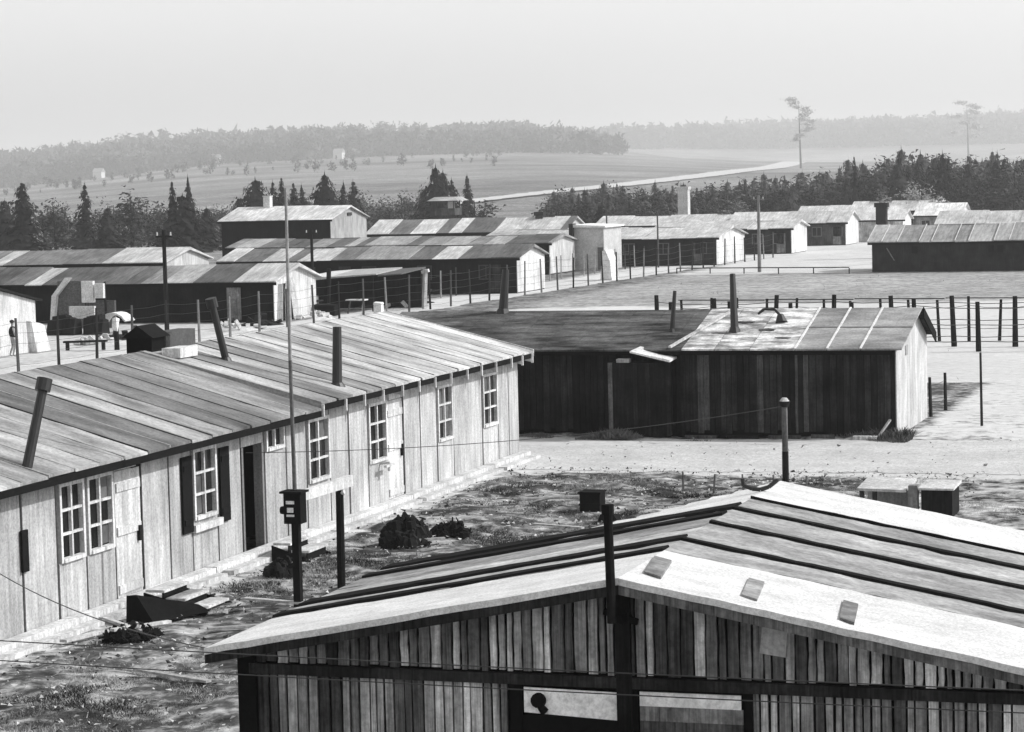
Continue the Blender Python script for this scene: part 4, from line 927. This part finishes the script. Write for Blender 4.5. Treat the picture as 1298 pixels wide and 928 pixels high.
for i, (x, y, sx, sy, sz, g, lab) in enumerate([(-60.9, 141.2, .9, .7, .5, .7, 'white box nearest the dark barrack gable in the scrap yard'), (-58.9, 140.4, .8, .6, .35, .68, 'low white box left of the tables in the scrap yard'),
                                 (-54.9, 143.5, .5, .5, .7, .7, 'narrow white box by the fence in the scrap yard'), (-60.0, 139.8, 1.6, 1.0, 1.1, .015, 'big black chest beside the dark barrack gable'), (-57.6, 141.6, 1.4, .8, .7, .015, 'low black chest in the middle of the scrap yard')]):
    b = MB(); b.hexa([(x - sx / 2, y - sy / 2, 0), (x + sx / 2, y - sy / 2, 0), (x + sx / 2, y + sy / 2, 0), (x - sx / 2, y + sy / 2, 0)], [(x - sx * .45, y - sy * .5, sz), (x + sx * .5, y - sy * .45, sz * .9), (x + sx * .47, y + sy * .5, sz), (x - sx * .5, y + sy * .45, sz * 1.05)])
    b.box(x - sx * .52, y - sy * .52, sz * .82, x + sx * .52, y + sy * .52, sz * .9)
    thing('box', b, 'plain', g, lab, 'box', 'boxes in the scrap yard')

b = MB(); b.tube((-57.9, 142.6, 0), (-57.8, 142.7, 2.75), .17, .15, 8); b.tube((-57.8, 142.7, 2.7), (-57.8, 142.7, 2.85), .19, .12, 8); thing('stout_post', b, 'bark', .02, 'stout dark post standing among the tables of the scrap yard', 'post')
b = MB(); b.bar((-53.9, 149.0, 0), (-53.8, 149.1, 2.5), .32, .2); b.bar((-53.95, 148.9, 2.3), (-53.5, 148.9, 2.42), .3, .2); thing('whitewashed_post', b, 'painted_panel', .6, 'thick whitewashed post by the fence right of the open shelter', 'post')
# the person by the whitewashed hut
def person(x, y, rot, label):
    J = [((0, 0, .92), .135), ((0, .0, 1.1), .13), ((0, .01, 1.32), .15), ((0, 0, 1.45), .08), ((0, .0, 1.53), .065), ((0, .02, 1.64), .095), ((0, .01, 1.74), .07),
         ((.1, 0, .88), .1), ((.13, .06, .48), .065), ((.13, -.04, .08), .045), ((.13, .12, .04), .045),
         ((-.1, 0, .88), .1), ((-.12, .02, .48), .065), ((-.12, -.14, .08), .045), ((-.12, .02, .04), .045),
         ((.2, 0, 1.38), .07), ((.27, .03, 1.1), .05), ((.24, .16, .88), .04), ((.23, .2, .8), .03),
         ((-.2, 0, 1.38), .07), ((-.27, -.02, 1.1), .05), ((-.25, .06, .86), .04), ((-.25, .08, .78), .03)]
    Ed = [(0, 1), (1, 2), (2, 3), (3, 4), (4, 5), (5, 6), (0, 7), (7, 8), (8, 9), (9, 10), (0, 11), (11, 12), (12, 13), (13, 14), (2, 15), (15, 16), (16, 17), (17, 18), (2, 19), (19, 20), (20, 21), (21, 22)]
    me = bpy.data.meshes.new('person_skeleton'); me.from_pydata([j[0] for j in J], Ed, [])
    o = bpy.data.objects.new('person_skeleton', me); col.objects.link(o)
    sm = o.modifiers.new('skin', 'SKIN'); ss = o.modifiers.new('sub', 'SUBSURF'); ss.levels = 1; ss.render_levels = 1
    for i, j in enumerate(J):
        me.skin_vertices[0].data[i].radius = (j[1], j[1] * (.75 if i in (1, 2) else 1)); me.skin_vertices[0].data[i].use_root = (i == 0)
    dg = bpy.context.evaluated_depsgraph_get(); dg.update()
    m2_ = bpy.data.meshes.new_from_object(o.evaluated_get(dg)); bpy.data.objects.remove(o)
    m2_.name = 'person'; m2_.materials.clear(); m2_.materials.append(MATS['cloth'])
    m2_.polygons.foreach_set('use_smooth', [True] * len(m2_.polygons))
    p = bpy.data.objects.new('person', m2_); col.objects.link(p); p.location = (x, y, 0); p.rotation_euler = (0, 0, rot); setc(p, .3)
    tag(p, label, 'person')
    def ell(name, c, r, g, nseg=10):
        m = MB()
        for i in range(6):
            a0 = math.pi * i / 6 - math.pi / 2; a1 = a0 + math.pi / 6
            for j in range(nseg):
                b0 = 2 * math.pi * j / nseg; b1 = 2 * math.pi * (j + 1) / nseg
                q = lambda a, b: (c[0] + r[0] * math.cos(a) * math.cos(b), c[1] + r[1] * math.cos(a) * math.sin(b), c[2] + r[2] * math.sin(a))
                m.poly([q(a0, b0), q(a0, b1), q(a1, b1), q(a1, b0)])
        me_ = bpy.data.meshes.new(name); me_.from_pydata(m.v, [], m.f); me_.materials.append(MATS['cloth'])
        e = bpy.data.objects.new(name, me_); col.objects.link(e); e.parent = p; setc(e, g)
    ell('jacket', (0, .01, 1.2), (.27, .19, .31), .03)
    ell('hair', (0, -.01, 1.72), (.11, .12, .09), .05)
person(-60.4, 107.95, -.8, 'person in a dark jacket and lighter trousers standing before the whitewashed hut')

# overhead and fence wires
def wire(a, b, sag, label, r=.009):
    m = MB(); a = Vector(a); b = Vector(b); n = 14; P = [a.lerp(b, i / n) - Vector((0, 0, sag * 4 * (i / n) * (1 - i / n))) for i in range(n + 1)]
    for p, q in zip(P[:-1], P[1:]): m.tube(p, q, r, r, 4)
    thing('wire', m, 'sheet_metal', .05, label, 'wire', 'strung wires', at=tuple(a))
wire((-21.85, 48.9, 2.3), (-12.2, 59.1, 2.4), .25, 'thin wire sagging from the long barrack to the lamp post')
wire((-21.85, 38, 1.5), (-10.9, 24.2, 3.0), .2, 'thin wire from the left barrack wall to the corner of the hut')
wire((-13, 22.3, 3.45), (2, 22.6, 3.3), .05, 'upper thin wire strung across the gable of the foreground hut', .007)
wire((-13, 22.5, 3.2), (2, 22.8, 3.05), .05, 'lower thin wire strung across the gable of the foreground hut', .007)

# ------------------------------------------------------------------ trees
def tri_mesh(name, tri, mat):
    tri = np.asarray(tri, float).reshape(-1, 3)
    return np_mesh(name, tri, np.arange(len(tri)).reshape(-1, 3), mat)
def conifer(seed, H, R, dens=1.0, top=0.8):
    r = np.random.default_rng(seed); T = []
    tiers = 26
    for i in range(tiers):
        f = (i + r.uniform(0, .6)) / tiers
        z = H * (.06 + .94 * f); rad = R * 1.15 * (1 - f) ** top * (r.uniform(.45, 1.25) if f < .75 else r.uniform(.8, 1.05)) + .015 * R
        nb = int((10 - 4 * f) * dens) + 2
        for b in range(nb):
            a = r.uniform(0, 6.283); L = rad * r.uniform(.5, 1.1) * (1 + .35 * math.sin(2 * a + 5 * f + seed))
            d = np.array([math.cos(a), math.sin(a), 0]); side = np.array([-d[1], d[0], 0])
            for k in range(6):
                q = (k + r.uniform(.2, 1)) / 6
                c = d * L * q + np.array([0, 0, z - L * q * r.uniform(.15, .5)]) + r.normal(0, .06 * R, 3) * (1.1 - f)
                w = (.13 + .12 * (1 - q)) * R * r.uniform(.6, 1.3) * (.1 + 1.1 * (1 - f))
                T += [c + side * w + [0, 0, r.uniform(-.1, .05) * R], c - side * w + [0, 0, r.uniform(-.1, .05) * R], c + d * w * 1.5 + [0, 0, -r.uniform(.1, .4) * R]]
    c = np.array([0, 0, H]); T += [c + [0, 0, .04 * H], c + [.03 * R, .03 * R, -.08 * H], c + [-.035 * R, .0, -.08 * H]]
    return tri_mesh('conifer_crown', T, MATS['foliage'])
def trunk_mesh(H, r0, name='trunk'):
    m = MB(); m.tube((0, 0, -.3), (0, 0, H * .5), r0, r0 * .6, 7); m.tube((0, 0, H * .5), (0, 0, H * .97), r0 * .6, r0 * .1, 6)
    me = bpy.data.meshes.new(name); me.from_pydata(m.v, [], m.f); me.materials.append(MATS['bark']); return me
def broadleaf(seed, H, R, n=1500):
    """airy early-spring crown: limbs with twig tufts, gaps between them"""
    r = np.random.default_rng(seed); T = []
    for b in range(40):
        a = r.uniform(0, 6.283); e = r.uniform(.0, 1.3); z0 = H * r.uniform(.08, .62)
        L = R * r.uniform(.6, 1.1) * (1.2 if e > .9 else 1)
        d = np.array([math.cos(a) * math.cos(e), math.sin(a) * math.cos(e), math.sin(e)])
        p0 = np.array([0, 0, z0]); p1 = p0 + d * L; sd = np.array([-math.sin(a), math.cos(a), 0]) * .035 * R
        T += [p0 + sd, p0 - sd, p1]
        for k in range(n // 40):
            q = r.uniform(.35, 1.1); c = p0 + d * L * q + r.normal(0, .13 * R, 3)
            v = r.normal(0, 1, (3, 3)) * .06 * R
            T += [c + v[0], c + v[1], c + v[2]]
    T = np.array(T); T[:, 2] = np.minimum(T[:, 2], H)
    return tri_mesh('broadleaf_crown', T, MATS['foliage'])
def pine(seed, H):
    r = np.random.default_rng(seed); T = []
    for b in range(13):
        f = .42 + .58 * (b / 12); a = r.uniform(0, 6.283); L = H * r.uniform(.05, .21) * (1.2 - .9 * (f - .45))
        cc = np.array([math.cos(a) * L, math.sin(a) * L, H * f + L * .15]); sr_ = H * r.uniform(.03, .06)
        p0 = np.array([0, 0, H * f - .02 * H]); s_ = np.array([0, 0, .006 * H]); T += [p0 + s_, p0 - s_, cc]
        for k in range(150):
            c = cc + r.normal(0, 1, 3) * [sr_ * .8, sr_ * .8, sr_ * .28]; v = r.normal(0, 1, (3, 3)) * .012 * H; T += [c + v[0], c + v[1], c + v[2]]
    return tri_mesh('pine_crown', T, MATS['foliage'])
TREE = {}
for k in range(5): TREE['c%d' % k] = (conifer(40 + k, 10, [2.1, 1.7, 2.5, 1.5, 1.9][k], 1, [.62, .78, .5, .85, .66][k]), trunk_mesh(10, .17))
for k in range(4): TREE['b%d' % k] = (broadleaf(60 + k, 10, [3.2, 2.6, 2.9, 3.6][k]), trunk_mesh(8.6, .2))
for k in range(2): TREE['p%d' % k] = (pine(80 + k, 10), trunk_mesh(10, .16))
def at_px(px, u):
    """ground point at image column px (of 1298) and distance u along the view"""
    a = (px - 649) / F_PX; x = -math.sin(YAW) * u + math.cos(YAW) * a * u; y = math.cos(YAW) * u + math.sin(YAW) * a * u
    return x, y, float(terrain(np.array([x]), np.array([y]))[0])
def horizon(px): return 228.4 - .0241 * (px - 649)
def tree(kind, px, u, top_y, g, label, name, group, width=1.0):
    """top_y: image row of the tip, turned into a real height at distance u"""
    x, y, z = at_px(px, u); H = CAM.z + (horizon(px) - top_y) / F_PX * u - z
    H = max(H, 2.0); s = H / 10
    t = bpy.data.objects.new(name, None); t.location = (x, y, z); t.empty_display_size = .3; col.objects.link(t)
    t.rotation_euler = (U(-.035, .035), U(-.035, .035), U(0, 6.28)); t.scale = (s * width, s * width, s); tag(t, label, 'tree', group)
    cm, tm = TREE[kind]
    c = bpy.data.objects.new('crown', cm); col.objects.link(c); c.parent = t; setc(c, g)
    k = bpy.data.objects.new('trunk', tm); col.objects.link(k); k.parent = t; setc(k, .05)
    return t
dark = .035
# single trees that can be told apart on the left and in the middle
for a in [('c0', 37, 330, 229, dark, 'ragged dark conifer standing tallest at the far left', 1.25), ('c2', 12, 345, 252, .04, 'bushy dark conifer at the left edge of the picture', 1.3),
          ('b0', 75, 350, 250, .06, 'loose bare tree between the two tallest left conifers', 1.1), ('c1', 111, 340, 232, dark, 'slender dark conifer left of the bare trees', 1.1),
          ('c2', 140, 335, 262, .045, 'bushy conifer low below the slender left one', 1.4), ('b1', 172, 345, 234, .06, 'tall grey bare tree in the middle of the left trees', 1.3),
          ('b2', 150, 360, 248, .07, 'pale bare tree behind the bushy low conifer', 1.2), ('b3', 205, 350, 255, .07, 'wide bare tree left of the twin conifers', 1.0),
          ('c1', 225, 335, 228, dark, 'left one of the twin-topped conifers before the hall', .9), ('c3', 246, 335, 223, dark, 'right one of the twin-topped conifers before the hall', 1.0),
          ('c2', 236, 325, 246, .03, 'broad dark conifer below the twin-topped ones', 1.7), ('c2', 218, 300, 287, .02, 'low black bush by the end of the far left roof', 2.1),
          ('c2', 268, 345, 262, .04, 'bushy conifer touching the left end of the hall', 1.4),
          ('c2', 331, 380, 226, .03, 'round-topped dark tree rising behind the hall chimney', 1.5), ('c1', 352, 385, 229, .03, 'thin conifer just right of the hall chimney', 1.0),
          ('c3', 363, 380, 224, .03, 'tall thin conifer behind the middle of the hall', 1.1), ('c1', 381, 385, 230, .035, 'thin conifer behind the hall beside the tall pole', 1.2), ('c3', 391, 390, 233, .035, 'second thin conifer right of the tall pole', 1.1),
          ('c2', 417, 375, 219, .02, 'dense black rounded conifer behind the right end of the hall', 1.25), ('c3', 439, 385, 230, .035, 'thin spire right of the dense black conifer', 1.2), ('c1', 454, 388, 228, .04, 'greyer spire farthest right behind the hall', 1.3),
          ('c2', 310, 385, 250, .04, 'low dark tree left of the hall chimney', 1.3),
          ('c2', 556, 400, 210, .02, 'tall black conifer behind the watchtower', 1.0), ('c0', 566, 405, 216, .025, 'second black conifer touching the tall one behind the watchtower', 1.1), ('c1', 581, 405, 226, .035, 'shorter conifer right of the watchtower conifers', 1.2),
          ('c3', 598, 405, 221, .035, 'slim conifer at the right end of the watchtower group', 1.2), ('b2', 606, 400, 244, .05, 'low bush at the right foot of the watchtower group', 1.5), ('c2', 545, 410, 240, .04, 'low dark tree at the left foot of the watchtower group', 1.3),
          ('c2', 768, 330, 260, .02, 'black bush before the right-hand woods', 1.6), ('b1', 933, 330, 246, .16, 'pale bare shrub before the woods', 1.3), ('b0', 1172, 330, 230, .3, 'pale blossoming tree before the woods on the right', 1.2), ('b1', 1120, 330, 240, .22, 'pale feathery tree left of the blossoming one', 1.2)]:
    kd, px, u, ty, g, lab, w = a
    tree(kd, px, u, ty, g, lab, 'conifer_tree' if kd[0] == 'c' else 'broadleaf_tree', 'trees left and behind the camp', w * 1.35)
# grey bare thicket behind the rows, left to centre
for i in range(26):
    px = 270 + i * 11.5 + U(-5, 5)
    if 270 < px < 320: ty = 258
    else: ty = 244 + U(-8, 8)
    tree('b%d' % (i % 4), px, U(410, 470), ty, U(.06, .1), 'grey bare tree in the thicket behind the hall and watchtower', 'broadleaf_tree', 'grey thicket trees', U(1.0, 1.5))
for i in range(10):
    tree('b%d' % (i % 4), 5 + i * 27 + U(-6, 6), U(380, 420), 262 + U(-8, 6), U(.05, .08), 'grey bare tree filling the gaps behind the left conifers', 'broadleaf_tree', 'grey left thicket trees', U(1.2, 1.6))
# the tree belt on the right
def belt_top(px):
    return float(np.interp(px, [700, 760, 820, 900, 960, 1030, 1070, 1090, 1110, 1150, 1200, 1240, 1298, 1340], [246, 238, 238, 234, 226, 226, 214, 203, 212, 196, 194, 202, 194, 194]))
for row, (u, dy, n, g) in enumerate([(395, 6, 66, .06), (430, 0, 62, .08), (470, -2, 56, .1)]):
    for i in range(n):
        px = 695 + (1330 - 695) * (i + U(.1, .9)) / n
        kd = random.choice(['c0', 'c2', 'c2', 'c4', 'c1', 'b0', 'b2', 'b3', 'b1'])
        where = 'left of the tall pale chimney' if px < 867 else 'between the tall pale chimney and the lone haze pine' if px < 1020 else 'between the lone haze pine and the blossoming tree' if px < 1172 else 'right of the blossoming tree'
        lab = ('dark conifer in the woods ' if kd[0] == 'c' else 'bushy bare tree in the woods ') + where
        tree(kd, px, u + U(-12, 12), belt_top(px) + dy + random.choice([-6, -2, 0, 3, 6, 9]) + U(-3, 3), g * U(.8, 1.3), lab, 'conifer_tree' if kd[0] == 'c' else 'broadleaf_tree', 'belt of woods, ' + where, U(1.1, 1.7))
tree('c3', 1090, 380, 197, .035, 'spire conifer standing above the left part of the right-hand woods', 'conifer_tree', 'spires over the woods', 1.0)
tree('c1', 1146, 385, 190, .035, 'tall spire conifer in the middle of the right-hand woods', 'conifer_tree', 'spires over the woods', 1.0)
tree('c0', 1197, 385, 192, .035, 'broad-topped conifer rising over the right-hand woods', 'conifer_tree', 'spires over the woods', 1.0)
# the two tall pines that stand in the haze, much of it put into pale crown colour
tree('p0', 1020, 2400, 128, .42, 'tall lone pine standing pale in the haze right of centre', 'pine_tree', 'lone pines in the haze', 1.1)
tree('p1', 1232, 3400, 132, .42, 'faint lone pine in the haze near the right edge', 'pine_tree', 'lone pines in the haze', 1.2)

# woods on the far ridges: one mass
def far_wood(name, n, px0, px1, u0, u1, hmin, hmax, label, g, seed):
    r = np.random.default_rng(seed); px = r.uniform(px0, px1, n); u = u0 + (u1 - u0) * r.random(n) ** 1.3
    a = (px - 649) / F_PX; x = -math.sin(YAW) * u + math.cos(YAW) * a * u; y = math.cos(YAW) * u + math.sin(YAW) * a * u
    keep = (vnoise(x / 60, y / 60, seed + 1) > -.75) & (r.random(n) > (px - 690) / 110 * (px1 < 900))
    x, y = x[keep], y[keep]; n = len(x); z = terrain(x, y)
    H = r.uniform(hmin, hmax, n) * (1 + .22 * vnoise(x / 90, y / 90, seed + 2)); W = H * r.uniform(.22, .42, n)
    m = 54
    d = r.normal(0, 1, (n, m, 3)); d /= np.linalg.norm(d, axis=2, keepdims=True); d *= r.random((n, m, 1)) ** .4
    taper = np.where(r.random((n, 1)) < .5, 1 - .75 * np.clip((d[:, :, 2] + 1) / 2, 0, 1), 1.0)
    c = np.stack([d[:, :, 0] * W[:, None] * taper, d[:, :, 1] * W[:, None] * taper, (d[:, :, 2] * .5 + .52) * H[:, None]], -1) + np.stack([x, y, z], -1)[:, None, :]
    v = r.normal(0, 1, (n, m, 3, 3)) * (W * .3)[:, None, None, None]
    T = (c[:, :, None, :] + v).reshape(-1, 3)
    o = bpy.data.objects.new(name, tri_mesh(name, T, MATS['far_foliage'])); col.objects.link(o); setc(o, g)
    return tag(o, label, 'woods', kind='stuff')
far_wood('ridge_woods', 5600, -60, 800, 3150, 4200, 15, 30, 'grey woods along the crest of the left ridge', .08, 5)
far_wood('distant_woods', 6000, 690, 1380, 5400, 7000, 24, 46, 'very pale woods on the distant hazy ridge at the right', .06, 6)
far_wood('field_scrub', 160, -20, 640, 2000, 3100, 4, 11, 'scattered scrub on the slope below the left ridge', .06, 8)
# pale houses among the ridge trees
for px, u, lab in ((133, 3120, 'tiny pale house at the left end of the ridge woods'), (281, 3160, 'tiny pale house low in the ridge woods left of centre'), (437, 3140, 'tiny pale house at the foot of the ridge woods in the middle'), (558, 3400, 'tiny pale house high in the ridge woods near the centre')):
    x, y, z = at_px(px, u); t = empty('farmhouse', (x, y, z)); tag(t, lab, 'house', 'houses on the ridge')
    MB().box(x - 6, y - 5, z - 1, x + 6, y + 5, z + 8).build('wall', 'plain', t, .7)
    MB().prism([(x - 6.5, y - 5.6, z + 7.9), (x - 6.5, y + 5.6, z + 7.9), (x - 6.5, y, z + 13)], (13, 0, 0)).build('roof', 'plain', t, .35)

# ------------------------------------------------------------------ rough grass near the camera
def grass(name, n, x0, x1, y0, y1, hmin, hmax, g, label, seed, anywhere=False):
    r = np.random.default_rng(seed); x = r.uniform(x0, x1, n); y = r.uniform(y0, y1, n)
    cl = vnoise(x / .9, y / .9, seed) + .6 * vnoise(x / .35, y / .35, seed + 1)
    ok = (cl > U(-.1, .0)) & (anywhere | (r.random(n) > sandmask(x, y) * 1.1))
    ok &= ~((x < -20.9) & (y < 69)) & ~((x > HX - 4.3) & (x < HX + 4.3) & (y < 31.2))
    x, y, cl = x[ok], y[ok], cl[ok]; n = len(x)
    gz = terrain(x, y) - .03 + .05 * vnoise(x / .42, y / .42, 21) + .05 * vnoise(x / 1.3, y / 1.3, 22)
    h = r.uniform(hmin, hmax, n) * (0.5 + np.clip(cl, 0, 1.5)); a = r.uniform(0, 6.28, n); w = h * r.uniform(.06, .18, n)
    ln = r.normal(0, .55, (n, 2)) * h[:, None]
    p = np.stack([x, y, gz], -1)
    T = np.stack([p + np.stack([np.cos(a) * w, np.sin(a) * w, 0 * w], -1), p - np.stack([np.cos(a) * w, np.sin(a) * w, 0 * w], -1), p + np.stack([ln[:, 0], ln[:, 1], h], -1)], 1).reshape(-1, 3)
    o = bpy.data.objects.new(name, tri_mesh(name, T, MATS['foliage'])); col.objects.link(o); setc(o, g)
    return tag(o, label, 'grass', kind='stuff')
grass('rough_grass', 420000, -21, -10, 31, 65.5, .015, .05, .3, 'rough dry grass between the long barrack and the hut', 31)
grass('dark_grass', 420000, -21, -10, 31, 65.5, .015, .05, .035, 'dark tufts in the rough grass between the long barrack and the hut', 47)
grass('field_grass', 60000, -10.5, -3, 52, 64.5, .02, .05, .42, 'short dry grass beyond the hut roof on the right', 33)
grass('road_weeds', 16000, -24, -11.5, 73.2, 74.5, .05, .2, .12, 'weeds along the foot of the black shed', 37, True)
grass('field_tufts', 9000, -45, -5, 78, 190, .04, .12, .12, 'sparse dark tufts on the open field behind the shed', 35)

def rubble(name, n, x0, x1, y0, y1, g, label, seed):
    r = np.random.default_rng(seed); x = r.uniform(x0, x1, n); y = r.uniform(y0, y1, n); ok = ~((x > HX - 4.4) & (y < 31)); x, y = x[ok], y[ok]; n = len(x)
    z = terrain(x, y); sz = r.uniform(.015, .07, n) * r.random(n) ** .5
    d = r.normal(0, 1, (n, 4, 3)); d /= np.linalg.norm(d, axis=2, keepdims=True); P = np.stack([x, y, z + .02], -1)[:, None, :] + d * sz[:, None, None] * [1.3, 1.3, .8]
    T = P[:, [0, 1, 2, 0, 2, 3, 0, 3, 1, 1, 3, 2], :].reshape(-1, 3)
    o = bpy.data.objects.new(name, tri_mesh(name, T, MATS['plain'])); col.objects.link(o); setc(o, g); tag(o, label, 'rubble', kind='stuff')
rubble('pale_rubble', 5000, -21.2, -8, 31, 66, .5, 'pale chips of wood and stone strewn over the yard', 71)
rubble('dark_rubble', 5000, -21.2, -8, 31, 66, .06, 'dark clods strewn over the yard', 72)
rubble('road_stones', 260, -22, -4, 64, 78, .3, 'small stones on the pale road', 73)

# ------------------------------------------------------------------ haze
hm = bpy.data.materials.new('haze_air'); hm.use_nodes = True; hn = hm.node_tree; hn.nodes.clear()
ho = hn.nodes.new('ShaderNodeOutputMaterial'); hv = hn.nodes.new('ShaderNodeVolumePrincipled')
hv.inputs['Color'].default_value = (.96, .96, .96, 1); hv.inputs['Density'].default_value = 0.0002; hv.inputs['Anisotropy'].default_value = 0.2
hn.links.new(hv.outputs[0], ho.inputs['Volume'])
b = MB(); b.box(-5700, -260, -40, 3700, 9700, 215)
o = b.build('haze', hm, None, .9); tag(o, 'pale haze over the whole camp', 'haze', kind='stuff')
